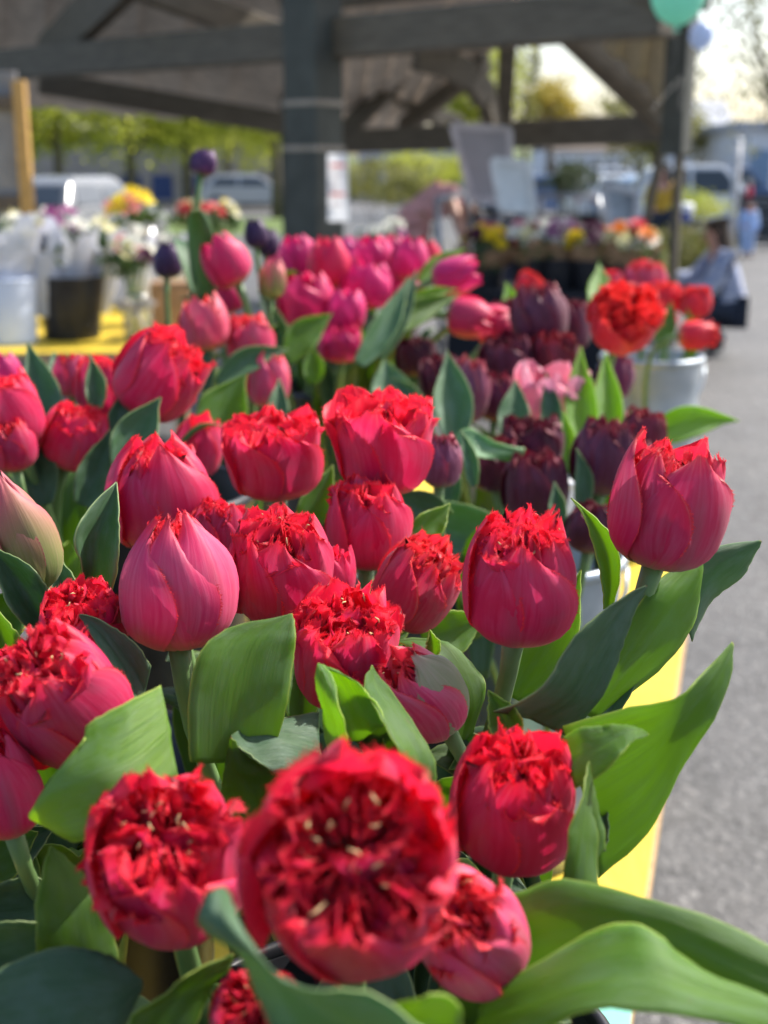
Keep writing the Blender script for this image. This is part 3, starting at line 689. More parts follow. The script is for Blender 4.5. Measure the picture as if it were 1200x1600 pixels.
T('v2', 318, 254, 42, .98, .25, .1, 1.05, .55, 'violet', 'C', 'tall violet bud standing high above all others on a bare stem', group=g, tint=(1.8, 1.5, 1.5))
T('v3', 400, 366, 38, 1.12, 0, 0, 1.3, .42, 'violet', 'D', 'violet tulip behind the magenta bunch, left of its pair', group=g)
T('v4', 418, 380, 38, 1.14, .15, 0, 1.25, .45, 'violet', 'D', 'violet tulip behind the magenta bunch, touching the greenish bud', group=g)
T('v5', 690, 722, 66, .60, .1, -.05, 1.35, .5, 'dark', 'H', 'dusky plum tulip half hidden behind the tall wide red one', group=g, tint=(2.2, 3.5, 2.6))

# magenta bunch in the centre
g = 'magenta tulips in the centre bucket'
T('d1', 465, 404, 62.4, 1.22, -.1, 0, 1.2, .55, 'plain', 'D', 'magenta tulip at the top left of the centre bunch', group=g)
T('d2', 514, 412, 67.2, 1.16, .05, 0, 1.28, .45, 'plain', 'D', 'crimson magenta tulip standing upright at the top of the centre bunch', group=g, tint=(1.05, 1, .6))
T('d3', 582, 404, 69.6, 1.25, .1, 0, 1.0, .6, 'plain', 'D', 'magenta tulip behind the round bright one at the top of the centre bunch', group=g)
T('d4', 640, 406, 60.0, 1.22, .15, 0, 1.22, .45, 'plain', 'D', 'pointed magenta tulip at the top right of the centre bunch', group=g)
T('d5', 480, 472, 88.8, 1.12, -.1, -.1, .98, .62, 'plain', 'D', 'big round magenta tulip at the front left of the centre bunch', group=g, tint=(1, 1, .8))
T('d6', 540, 488, 64.8, 1.10, .1, 0, 1.1, .55, 'plain', 'D', 'magenta tulip directly above the small crinkled one', group=g)
T('d7', 572, 446, 81.6, 1.16, .2, 0, 1.0, .6, 'plain', 'D', 'bright magenta tulip in the middle of the centre bunch', group=g)
T('d8', 532, 540, 67.2, 1.08, .05, -.1, .85, .8, 'plainf', 'D', 'small crinkled magenta bloom lowest in the centre bunch', group=g)
T('d9', 711, 431, 60.0, 1.14, 1.5, -.05, 1.35, .7, 'plain', 'D', 'magenta tulip lying out to the right with open tip', group=g, nz=.35)
T('d10', 733, 496, 64.8, 1.08, 1.2, -.2, 1.2, .5, 'plain', 'D', 'pink tulip nodding right, left of a touching pair', group=g, nz=-.15, tint=(1, 1.4, .7))
T('d11', 774, 508, 62.4, 1.12, 1.0, -.2, 1.15, .5, 'plain', 'D', 'pink tulip nodding right, outer one of a touching pair', group=g, nz=-.1, tint=(1, 1.2, .6))
T('d12', 640, 464, 50.4, 1.18, 1.0, 0, 1.1, .5, 'plain', 'D', 'shaded pink tulip behind the long green leaves', group=g, nz=.5, tint=(.85, 1.2, .8))
T('d13', 612, 398, 55.2, 1.34, 0, 0, 1.1, .5, 'plain', 'D', 'purple pink tulip at the back between two taller ones', group=g)
T('d14', 662, 400, 52.8, 1.34, .2, 0, 1.0, .5, 'plain', 'D', 'red pink tulip at the far right back of the centre bunch', group=g, tint=(1, 1, .5))
T('d15', 440, 420, 52.8, 1.3, -.3, 0, 1.1, .5, 'plain', 'D', 'dark magenta tulip behind the greenish bud', group=g, tint=(.8, .8, .7))

T('d16', 505, 448, 58, 1.2, 0, 0, 1.1, .55, 'plain', 'D', 'magenta tulip squeezed behind the big round one', group=g, tint=(.9, 1, .9))
T('d17', 548, 396, 50, 1.34, 0, 0, 1.1, .5, 'plain', 'D', 'violet pink tulip at the back between the two upright ones', group=g, tint=(1, 1.3, 1.4))
T('d18', 610, 440, 56, 1.24, .2, 0, 1.05, .55, 'plain', 'D', 'magenta tulip behind the long blue green leaves at the right of the bunch', group=g)
# plum bunches
g = 'plum tulips at the right'
pl = [('e1', 842, 496, 88.2, 1.02, -.1, 0, 1.15, .7, 'E', 'large plum tulip on top of the plum bunch, left of the scarlet bloom', (1.4, 2, 1.6)),
      ('e2', 884, 512, 76.6, 1.08, .1, 0, 1.15, .7, 'E', 'plum tulip tucked behind the scarlet bloom', (1, 1, 1)),
      ('e3', 866, 560, 76.6, 1.0, .05, -.1, 1.05, .8, 'E', 'maroon plum tulip below the scarlet bloom', (1.6, 1, .8)),
      ('e4', 792, 566, 81.2, 1.0, -.1, -.1, 1.05, .8, 'E', 'dark open plum tulip left of the maroon one', (1, 1, 1)),
      ('e5', 728, 614, 71.9, .90, .15, -.05, 1.5, .55, 'E', 'mauve plum tulip with striped petals behind a pointed blue leaf', (2.2, 4, 2.6)),
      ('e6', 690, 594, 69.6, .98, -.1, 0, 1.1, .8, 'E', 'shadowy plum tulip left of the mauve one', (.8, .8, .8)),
      ('e7', 776, 624, 58.0, .92, .1, 0, 1.35, .6, 'E', 'slim plum tulip between two pointed leaves', (1.4, 1.5, 1.5)),
      ('e8', 960, 590, 60.3, 1.1, .3, 0, 1.2, .6, 'E', 'purple tulip peeping out right of the bright paired leaves', (1.6, 2, 2)),
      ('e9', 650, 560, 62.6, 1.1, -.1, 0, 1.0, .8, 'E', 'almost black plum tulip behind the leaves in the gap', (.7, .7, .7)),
      ('e10', 792, 500, 51.0, 1.15, -.2, 0, 1.2, .6, 'E', 'dark plum tulip on the far left shoulder of the plum bunch', (.9, .9, .9))]
for (i, x, y, w, d, lx, ly, ra, rm, b, lb, ti) in pl:
    T(i, x, y, w, d, lx, ly, ra, rm, 'dark', b, lb, group=g, tint=ti)
g = 'dark plum tulips in the pale pail'
pl = [('k1', 838, 764, 102.1, .74, .0, -.06, 1.15, .72, 'dark plum tulip with torn rim at the front of the pale pail', (1.1, 1.2, 1.1)),
      ('k2', 944, 718, 102.1, .74, .1, -.04, 1.2, .66, 'dark plum tulip left of the rosy split cup in the pale pail', (1.3, 1.6, 1.4)),
      ('k3', 830, 698, 97.4, .80, .0, -.08, .9, .85, 'frilly plum tulip behind the torn one in the pale pail', (.9, .9, .9)),
      ('k4', 772, 728, 81.2, .78, -.15, -.1, 1.05, .85, 'black red plum tulip with a scarlet fleck at the left of the pale pail', (1, .9, .8)),
      ('k5', 1004, 676, 69.6, .82, .25, -.05, 1.05, .8, 'maroon frilled plum tulip over the rim toward the asphalt', (1.5, 1.1, .9)),
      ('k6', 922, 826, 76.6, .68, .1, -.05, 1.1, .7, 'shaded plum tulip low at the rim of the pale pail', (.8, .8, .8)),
      ('k7', 986, 722, 65.0, .80, .2, 0, 1.2, .6, 'slim plum tulip behind the one left of the rosy cup', (1.5, 2, 1.6))]
for (i, x, y, w, d, lx, ly, ra, rm, lb, ti) in pl:
    T(i, x, y, w, d, lx, ly, ra, rm, 'dark', 'H', lb, group=g, tint=ti, hero=i in ('k1', 'k2', 'k3', 'k4'))
T('p1', 860, 618, 98, .90, .15, -.1, 1.0, 1.02, 'pw', 'E', 'pink and white striped tulip in front of the maroon plum tulips', group='plum tulips at the right')

# scarlet tulips by the road
g = 'scarlet tulips by the ribbed tub'
T('f1', 974, 502, 104, .98, .10, -.85, .85, 1.02, 'scar', 'E', 'big fully open scarlet tulip standing tall in front of the ribbed tub', group=g, hero=True)
T('f2', 1042, 468, 48, 1.45, -.1, 0, 1.05, .7, 'scar', 'F', 'small scarlet tulip behind the big open one', group=g)
T('f3', 1008, 438, 66, 1.5, .05, 0, .8, .8, 'scar', 'F', 'pale pink red tulip at the back of the ribbed tub', group=g, mat='pink')
T('f4', 1086, 474, 50, 1.42, .1, 0, 1.05, .7, 'scar', 'F', 'scarlet tulip standing upright at the right of the ribbed tub', group=g)
T('f5', 1088, 524, 46, 1.36, 1.5, -.1, 1.4, .6, 'scar', 'F', 'scarlet tulip lying sideways over the tub rim', group=g, nz=.12)
T('f6', 956, 444, 40, 1.5, -.1, 0, 1.0, .7, 'scar', 'F', 'dull red tulip behind the top of the big open one', group=g, mat='red')
T('f7', 826, 447, 44, 1.3, .6, 0, .9, .8, 'scar', 'D', 'lone red tulip left above the plum bunch', group=g)
T('f8', 1036, 500, 42, 1.5, 0, 0, 1.0, .7, 'scar', 'F', 'red tulip half hidden between the small and the upright scarlet ones', group=g, mat='red')

# ------------------------------------------------------------------ leaves drawn one by one
LP_, LL = leaf_px, leaf_line
LP_('h5', [(296,1190,365,1190,432,1170,.335,-6,2), (295,1100,375,1100,449,1092,.335,-7,2), (311,1022,392,1022,461,1024,.338,-6,1), (362,980,418,982,461,985,.342,-3,0), (456,960,456,959,457,960,.346,0,0)], tint=1.05)
LP_('h18', [(252,1070,264,1140,276,1212,.30,4,-2), (198,1098,206,1190,216,1275,.288,8,-4), (140,1132,150,1215,156,1306,.284,10,0), (122,1170,76,1245,110,1312,.286,2,4), (46,1272,46,1276,48,1280,.292,0,0)], tint=(1.5, 1.35, 1.5))
LP_('h5', [(128,930,150,940,170,945,.40,-5,-6), (128,884,148,895,182,895,.392,-8,-8), (116,840,152,838,186,850,.39,-10,-9), (144,788,168,795,186,800,.392,-6,-5), (182,753,182,752,183,754,.396,0,0)], mat=LMB, tint=.95)
LP_('h17', [(236,1040,224,1092,214,1120,.35,0,-4), (205,1000,198,1040,188,1062,.352,0,-5), (152,966,162,990,152,1008,.355,0,-3), (124,960,124,962,124,964,.358,0,0)], mat=LMB, tint=.75)
LP_('h9', [(500,1112,500,1180,505,1225,.345,10,-4), (432,1122,442,1162,452,1208,.335,14,-6), (386,1134,390,1172,402,1192,.330,10,-5), (360,1150,361,1153,362,1156,.328,0,0)], mat=LMB, tint=.8)
LP_('h9', [(470,1290,420,1280,350,1290,.345,0,0), (460,1210,400,1235,345,1240,.335,-2,4), (400,1192,372,1200,352,1200,.329,0,2), (362,1153,361,1153,359,1154,.326,0,0)], tint=.8)
LP_('h9', [(515,1185,530,1180,545,1165,.315,4,-2), (505,1130,524,1135,541,1128,.312,6,-4), (496,1090,511,1092,527,1092,.312,6,-3), (496,1042,502,1048,516,1052,.315,2,0), (497,1037,497,1037,499,1037,.318,0,0)], tint=1.3)
LP_('h9', [(545,1160,575,1150,602,1120,.325,0,-8), (528,1125,570,1128,600,1134,.322,2,-12), (524,1088,556,1094,584,1096,.322,4,-8), (508,1048,534,1056,562,1066,.322,4,-2), (500,1038,502,1040,506,1042,.322,0,0)], tint=1.25)
LP_('h10', [(640,1250,662,1245,676,1232,.31,-6,2), (626,1185,654,1182,683,1190,.312,-8,2), (590,1120,622,1120,652,1142,.318,-8,2), (572,1066,590,1072,604,1074,.326,-4,2), (580,1040,581,1040,582,1041,.332,0,0)], tint=1.0)
LP_('h10', [(700,1165,722,1158,742,1145,.385,-3,2), (700,1110,732,1100,757,1080,.385,-4,3), (668,1050,712,1045,746,1048,.388,-4,3), (632,1012,676,1003,692,998,.392,-2,2), (606,1006,606,1004,607,1002,.395,0,0)], tint=.95)
LL('h10', 676, 1030, 671, 984, .372, .37, 22, 3, 2, tint=1.1)
LP_('h11', [(772,1112,828,1125,890,1152,.335,-6,2), (848,1068,890,1088,936,1096,.333,-7,3), (904,990,936,1010,970,1014,.335,-6,3), (958,942,974,950,992,962,.338,-3,1), (1010,914,1010,915,1011,916,.342,0,0)], mat=LMB, tint=.8)
LP_('h12', [(892,1110,926,1122,924,1135,.375,-2,4), (958,1012,1000,1030,1000,1070,.372,-6,10), (1010,930,1052,958,1078,985,.372,-6,12), (1050,890,1088,900,1097,905,.376,-2,3), (1094,862,1096,866,1098,870,.38,0,0)], tint=1.15)
LP_('h12', [(1060,960,1075,985,1080,1002,.392,0,5), (1078,892,1098,915,1114,940,.39,0,8), (1118,856,1145,874,1164,892,.39,0,6), (1188,844,1189,845,1190,846,.392,0,0)], mat=LMB, tint=1.1)
LP_('h12', [(890,1150,905,1180,915,1200,.37,0,0), (925,1110,960,1100,985,1085,.378,-2,0), (975,1040,985,1030,1000,1050,.382,0,0), (964,1000,968,1000,970,1004,.386,0,0)], mat=LMB, tint=1.0)
LP_('h3', [(880,1135,915,1260,935,1370,.325,-4,6), (985,1108,1000,1205,1012,1302,.322,-8,8), (1052,1088,1058,1142,1072,1196,.318,-8,6), (1090,1062,1104,1086,1112,1122,.318,-5,4), (1124,1026,1131,1038,1140,1058,.322,-1,2), (1143,1003,1144,1004,1146,1006,.326,0,0)], tint=1.05)
LP_('h3', [(880,1150,888,1190,900,1232,.305,4,-4), (930,1134,944,1160,960,1192,.302,4,-6), (978,1132,985,1142,988,1160,.302,2,-3), (1012,1146,1013,1147,1013,1149,.304,0,0)], tint=1.15)
LP_('h3', [(872,1392,902,1395,934,1398,.285,2,2), (892,1310,910,1312,930,1318,.288,-4,5), (908,1240,916,1240,926,1240,.294,-3,3), (919,1190,920,1190,921,1191,.298,0,0)], tint=.95)
LP_('h3', [(915,1350,928,1345,946,1325,.298,0,2), (918,1290,930,1280,942,1290,.300,0,2), (920,1230,926,1232,930,1240,.303,0,2), (920,1200,921,1200,922,1202,.306,0,0)], tint=1.0)
LP_('h4', [(790,1402,770,1470,752,1540,.275,2,0), (882,1374,884,1440,888,1530,.268,4,0), (1000,1402,1008,1450,1012,1520,.262,4,0), (1100,1430,1112,1485,1120,1560,.258,4,0), (1215,1484,1220,1530,1222,1590,.256,3,0), (1330,1560,1330,1570,1330,1580,.256,0,0)], tint=.95)
LP_('h4', [(758,1540,745,1590,740,1650,.262,2,-2), (858,1500,828,1560,815,1625,.250,10,-6), (950,1450,932,1525,905,1582,.243,12,-6), (1010,1448,1022,1520,1030,1586,.240,10,-6), (1092,1508,1102,1552,1112,1596,.240,8,-4), (1210,1562,1214,1586,1220,1620,.242,4,-2), (1300,1620,1300,1624,1302,1630,.244,0,0)], tint=1.15)
LP_('h2', [(-40,1540,-40,1590,-40,1660,.262,4,-2), (30,1500,36,1570,40,1660,.262,6,-4), (102,1478,110,1560,112,1660,.262,6,-4), (172,1494,176,1560,172,1640,.264,4,-2), (224,1532,224,1536,224,1542,.268,0,0)], mat=LMB, tint=.75)
LP_('h2', [(56,1500,122,1510,186,1500,.285,-4,4), (56,1440,112,1435,172,1432,.284,-6,6), (64,1375,102,1384,142,1375,.286,-5,5), (78,1322,80,1322,82,1323,.29,0,0)], tint=.8)
LP_('h1', [(560,1650,610,1640,660,1610,.205,0,-6), (440,1610,510,1590,575,1556,.203,4,-4), (378,1505,424,1522,470,1540,.202,6,-2), (312,1452,348,1446,396,1480,.205,6,-2), (322,1402,344,1400,366,1420,.21,2,0), (350,1386,350,1387,352,1388,.214,0,0)], mat=LMB, tint=1.1)
LP_('h1', [(540,1660,560,1640,570,1610,.222,0,0), (590,1620,610,1600,625,1566,.222,0,-4), (640,1640,660,1600,672,1552,.222,0,-6), (700,1650,705,1612,716,1570,.222,0,-4), (722,1590,722,1588,724,1586,.222,0,0)], tint=1.0)
LP_('h2', [(180,1660,230,1640,290,1640,.262,0,0), (210,1590,262,1575,320,1570,.262,-4,4), (280,1530,312,1530,352,1520,.264,-4,4), (362,1490,364,1490,366,1491,.268,0,0)], tint=.85)
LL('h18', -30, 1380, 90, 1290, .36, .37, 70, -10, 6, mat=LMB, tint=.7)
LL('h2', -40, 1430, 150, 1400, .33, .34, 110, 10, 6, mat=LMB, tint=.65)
LL('h20', 70, 985, -20, 850, .39, .385, 66, 8, 8, mat=LMB, tint=.85)
LL('h20', -20, 1000, 60, 930, .40, .41, 74, -10, 6, tint=.95)
LL('h20', 60, 1080, -10, 940, .375, .37, 60, -14, 8, tint=1.05)
LL('h20', 100, 960, 82, 860, .42, .43, 46, 4, 5, mat=LMB)
LL('h19', -30, 1120, 60, 1030, .37, .37, 90, 10, 6, mat=LMB, tint=.8)
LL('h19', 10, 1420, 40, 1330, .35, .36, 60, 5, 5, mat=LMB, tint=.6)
LL('h6', 470, 1130, 462, 1020, .41, .42, 60, 5, 6, tint=.8)
LL('h13', 210, 960, 232, 850, .46, .47, 50, 5, 5, mat=LMB, tint=.8)
LL('h15', 470, 830, 520, 726, .56, .57, 52, 4, 6, tint=.85)
LL('h7', 640, 845, 704, 786, .50, .51, 46, 4, 5, tint=1.05)
LL('h12', 950, 950, 892, 778, .40, .405, 34, 26, 3, tint=1.1)
LL('h11', 800, 1090, 908, 890, .41, .42, 74, 12, 6, tint=1.15)
LL('h11', 800, 1170, 762, 1078, .33, .335, 52, 6, 5, tint=.95)
LL('h8', 660, 1000, 760, 960, .46, .47, 70, 6, 5, tint=1.0)
LL('h3', 940, 1330, 946, 1240, .32, .33, 26, -4, 2, mat=LMB)
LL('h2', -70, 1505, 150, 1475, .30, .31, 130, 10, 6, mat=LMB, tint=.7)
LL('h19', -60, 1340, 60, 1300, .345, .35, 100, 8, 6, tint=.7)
LL('h9', 560, 1010, 640, 985, .47, .48, 60, 6, 6, tint=.9)
LL('h7', 640, 900, 700, 845, .56, .57, 70, 8, 6, mat=LMB, tint=.9)
LL('v5', 700, 812, 618, 764, .60, .60, 62, -8, 6, mat=LMB, tint=1.0)
# other bunches
LL('k4', 805, 848, 606, 776, .66, .68, 104, -22, 8, mat=LMB, tint=1.15)
LL('k3', 700, 800, 705, 710, .70, .70, 30, 4, 4, mat=LMB)
LL('k4', 740, 760, 720, 672, .66, .67, 24, 4, 3, mat=LMB, tint=1.2)
LL('e5', 712, 690, 698, 546, .80, .83, 62, 2, 8, mat=LMB, tint=1.2)
LL('e7', 796, 690, 806, 592, .82, .84, 50, 3, 6, mat=LMB, tint=1.1)
LP_('k3', [(820,700,815,712,800,722,.74,0,0), (772,690,768,706,758,716,.72,0,-6), (734,668,726,690,722,712,.72,4,-8), (704,690,700,700,698,716,.73,0,0)], mat=LMB, tint=1.7)
LL('p1', 862, 700, 852, 580, .86, .88, 34, 4, 5, mat=LMB)
LL('f1', 918, 700, 908, 540, .86, .90, 50, -6, 8, tint=1.35)
LL('f1', 958, 690, 946, 548, .87, .91, 44, -2, 8, tint=1.35)
LL('f1', 890, 740, 880, 640, .80, .82, 30, 2, 5, tint=1.3)
LL('k5', 1010, 690, 1156, 658, .84, .86, 52, -16, 5, tint=1.35)
LL('k2', 905, 800, 900, 700, .72, .72, 30, 10, 3, mat=LMB)
LL('k1', 872, 830, 866, 752, .70, .71, 28, 2, 4, mat=LMB)
LL('k7', 960, 760, 984, 640, .80, .82, 26, 5, 4, mat=LMB)
LL('c2', 340, 700, 386, 584, .78, .80, 80, -14, 10, tint=.95)
LL('c2', 340, 600, 454, 546, .86, .88, 40, -14, 6, mat=LMB, tint=1.1)
LL('c4', 424, 680, 436, 590, .82, .84, 36, 4, 5, mat=LMB)
LL('c2', 322, 610, 288, 500, .92, .93, 40, 4, 5, mat=LMB, tint=.9)
LL('c5', 300, 600, 252, 500, .96, .97, 40, 4, 6, tint=.8)
LL('b3', 72, 690, 42, 534, .72, .75, 62, 6, 9, mat=LMB, tint=1.0)
LL('b3', 150, 640, 142, 556, .70, .71, 34, 3, 5, mat=LMB)
LL('b2', 190, 740, 252, 620, .62, .63, 70, -8, 9, mat=LMB, tint=1.05)
LL('b2', 176, 720, 202, 600, .64, .66, 36, -6, 5, mat=LMB, tint=.9)
LL('b2', 130, 790, 172, 670, .62, .63, 66, 6, 8, mat=LMB, tint=.8)
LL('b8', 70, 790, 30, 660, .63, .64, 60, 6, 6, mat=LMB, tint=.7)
LL('b4', 86, 610, 84, 548, .80, .82, 34, 3, 5, mat=LMB)
LL('d5', 446, 580, 402, 450, 1.02, 1.05, 34, 8, 6, mat=LMB)
LL('d5', 448, 560, 520, 490, 1.0, 1.02, 50, -8, 8, tint=1.0)
LL('d7', 560, 570, 640, 430, 1.02, 1.06, 40, 6, 8, mat=LMB, tint=1.3)
LL('d7', 590, 560, 652, 420, 1.04, 1.08, 36, 4, 6, mat=LMB, tint=1.1)
LL('d10', 600, 520, 720, 460, 1.05, 1.1, 40, -6, 6, tint=.9)
LL('d4', 656, 440, 728, 388, 1.15, 1.18, 30, -4, 5, tint=1.2)
LL('d9', 640, 470, 716, 452, 1.1, 1.12, 18, -4, 3, tint=1.2)
LL('d6', 610, 640, 600, 560, .98, 1.0, 60, 4, 8, mat=LMB, tint=1.3)
LL('d8', 490, 600, 486, 540, 1.05, 1.06, 34, 2, 5, tint=1.1)
LL('f4', 1080, 560, 1074, 480, 1.38, 1.4, 24, 3, 4, tint=1.1)
LL('f2', 1030, 540, 1050, 470, 1.4, 1.42, 30, 3, 4, tint=1.0)
LL('f7', 800, 500, 790, 440, 1.2, 1.22, 28, 3, 4, tint=1.4)
LL('f6', 930, 480, 936, 410, 1.45, 1.5, 36, 4, 4, tint=1.3)
LL('e6', 660, 640, 610, 590, .9, .92, 26, 4, 4, mat=LMB)
# filling foliage, each leaf on its own stem
lr = random.Random(3)
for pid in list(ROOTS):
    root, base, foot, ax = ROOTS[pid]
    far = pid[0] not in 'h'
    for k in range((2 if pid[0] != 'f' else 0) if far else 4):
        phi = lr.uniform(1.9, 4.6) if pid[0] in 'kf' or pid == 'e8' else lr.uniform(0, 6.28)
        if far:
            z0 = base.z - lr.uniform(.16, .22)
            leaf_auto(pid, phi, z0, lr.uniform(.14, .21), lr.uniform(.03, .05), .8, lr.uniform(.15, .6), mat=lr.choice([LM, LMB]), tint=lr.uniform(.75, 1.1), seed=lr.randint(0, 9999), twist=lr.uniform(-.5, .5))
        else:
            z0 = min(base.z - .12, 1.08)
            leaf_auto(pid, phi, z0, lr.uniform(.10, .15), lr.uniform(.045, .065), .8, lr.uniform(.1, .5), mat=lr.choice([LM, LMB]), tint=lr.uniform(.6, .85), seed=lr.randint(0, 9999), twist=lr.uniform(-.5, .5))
# ------------------------------------------------------------------ the market shelter
TIMBER = simple('painted_timber', (.125, .104, .074), .65, var=.15, scale=5, stretch=(1, 1, 6))
TIMBER2 = simple('green_grey_timber', (.070, .074, .062), .65, var=.12, scale=5)
PANEL = simple('roof_boarding', (.58, .52, .46), .75, var=.12, scale=6)
CREAM = simple('cream_boarding', (.42, .37, .24), .75, var=.08, scale=6)
STEEL = simple('grey_steel', (.35, .36, .38), .4, metal=.6)
sh_loc = P(490, 200, 5.2); sh_loc.z = 0
shelter = empty('market_shelter', sh_loc, 'open market shelter of dark timber posts, beams and braces under a boarded roof', 'shelter')
def sbeam(name, a, b, w, h, mat=TIMBER, bev=.012):
    return MB().beam(P(*a), P(*b), w, h).build(name, mat, shelter, smooth=False, bevel=bev)
def post(name, xy, z0, z1, w, mat, rz, parent=shelter):
    return MB().box((xy[0], xy[1], (z0 + z1) / 2), (w, w, z1 - z0), rz).build(name, mat, parent, smooth=False, bevel=.012)
RZ = R_(-37.5)
post('post', sh_loc, 0, 3.4, .30, TIMBER2, RZ)
q = P(455, 260, 8.6); post('post', q, 0, 2.5, .17, TIMBER2, RZ)
q = P(1062, 120, 5.2); post('post', q, 1.62, 3.3, .17, TIMBER2, RZ)
q = P(1061, 260, 5.3); post('prop', q, 0, 1.95, .06, TIMBER, RZ)
sbeam('tie_beam', (-420, 136, 9.5), (1046, 18, 4.1), .2, .26)
sbeam('eave_beam', (60, 128, 7.9), (462, 196, 8.4), .18, .24)
sbeam('tie_beam', (528, 222, 8.6), (1066, 199, 6.7), .18, .26)
sbeam('rafter', (70, 90, 7.2), (200, -40, 5.6), .12, .36)
sbeam('rafter', (150, -50, 5.4), (480, 75, 6.4), .12, .22)
sbeam('brace', (438, -60, 5.2), (478, 70, 5.5), .14, .16)
sbeam('rafter', (700, -70, 5.0), (1100, -14, 3.9), .14, .2)
sbeam('purlin', (470, 5, 6.8), (1010, -60, 5.6), .12, .16)
# right hand gable end
sbeam('rafter', (880, 32, 6.0), (1052, 196, 6.5), .16, .27)
sbeam('king_post', (795, 50, 6.9), (786, 200, 7.3), .16, .16)
for s in range(3):
    a = [(690, 98, 6.8), (728, 112, 6.9), (752, 140, 7.0), (768, 178, 7.1)][s]; b = [(728, 112, 6.9), (752, 140, 7.0), (768, 178, 7.1), (772, 205, 7.1)][s]
bb = MB()
cpts = [P(650, 88, 6.7), P(700, 100, 6.8), P(738, 122, 6.9), P(760, 152, 7.0), P(772, 200, 7.2)]
for a, b in zip(cpts, cpts[1:]): bb.beam(a, b, .12, .24)
bb.build('curved_brace', TIMBER, shelter, smooth=False)
sbeam('brace', (540, 108, 8.2), (694, 196, 8.8), .1, .10)
sbeam('brace', (540, 205, 8.6), (650, 92, 8.1), .1, .22)
sbeam('brace', (628, 200, 8.8), (760, 98, 7.6), .1, .20)
sbeam('rafter', (560, 135, 8.6), (720, 190, 9.2), .1, .12)
sbeam('brace', (1036, 222, 6.3), (1010, 345, 6.4), .07, .07)
# roof boarding: each slope built board by board
def slope(c0, c1, c2, c3, n, mat, th=.03, name='roof_board'):
    """boards running from edge c0-c1 to edge c3-c2"""
    c0, c1, c2, c3 = [P(*c) for c in (c0, c1, c2, c3)]
    nrm = (c1 - c0).cross(c3 - c0).normalized()
    if nrm.z < 0: nrm = -nrm
    for i in range(n):
        a, b = i / n - .0015, (i + 1) / n + .0015
        off = nrm * (.035 * (i % 2))
        q = [c0.lerp(c1, a), c0.lerp(c1, b), c3.lerp(c2, b), c3.lerp(c2, a)]
        v = [p + off for p in q] + [p + off + nrm * th for p in q]
        mk(name, v, [(3, 2, 1, 0), (4, 5, 6, 7), (0, 1, 5, 4), (1, 2, 6, 5), (2, 3, 7, 6), (3, 0, 4, 7)], mat, shelter, smooth=False)
slope((-420, 128, 10.2), (470, 205, 9.0), (500, -260, 5.2), (-420, -330, 6.0), 26, PANEL)
slope((512, 246, 9.6), (672, 196, 9.2), (790, 60, 7.4), (512, -40, 6.4), 14, PANEL)
slope((512, -40, 6.3), (790, 62, 7.2), (1000, -20, 5.4), (512, -240, 4.8), 10, PANEL)
slope((905, 40, 5.9), (1050, 178, 6.4), (1068, 10, 4.9), (930, -30, 4.8), 8, CREAM)
# paper notice tied to the big post, with two ties round it
NOTE = simple('white_paper', (.74, .74, .74), .7, var=.03)
RED = simple('red_print', (.55, .08, .08), .7)
def card(name, c4_, th, mat, parent=None, label=None, cat=None, origin=None):
    q = [Vector(p) for p in c4_]; n_ = (q[1] - q[0]).cross(q[3] - q[0]).normalized()
    v = q + [p - n_ * th for p in q]
    o = mk(name, v, [(0, 1, 2, 3), (7, 6, 5, 4), (0, 4, 5, 1), (1, 5, 6, 2), (2, 6, 7, 3), (3, 7, 4, 0)], mat, parent, origin=origin, smooth=False)
    return tag(o, label, cat) if label else o
nt_o = card('notice', [P(513, 346, 4.85), P(545, 346, 4.92), P(543, 240, 4.92), P(512, 240, 4.85)], .004, NOTE, None, 'white paper notice with faint red print on the big timber post', 'notice', P(528, 346, 4.88))
for k in range(5):
    y = 256 + k * 15
    card('print_line', [P(517, y + 5, 4.84), P(517 + 22 - (k % 3) * 4, y + 5, 4.88), P(517 + 22 - (k % 3) * 4, y, 4.88), P(517, y, 4.84)], .002, RED if k in (0, 3) else simple('grey_print', (.45, .42, .44)), nt_o)
TIE = simple('tie_rope', (.35, .30, .24), .8)
for zz in (1.5 + (CP * (800 - 160) / FPX - SP) * 5.08 * K, 1.5 + (CP * (800 - 231) / FPX - SP) * 5.08 * K):
    MB().box((sh_loc.x, sh_loc.y, zz), (.315, .315, .035), RZ).build('tie', TIE, shelter, smooth=False)

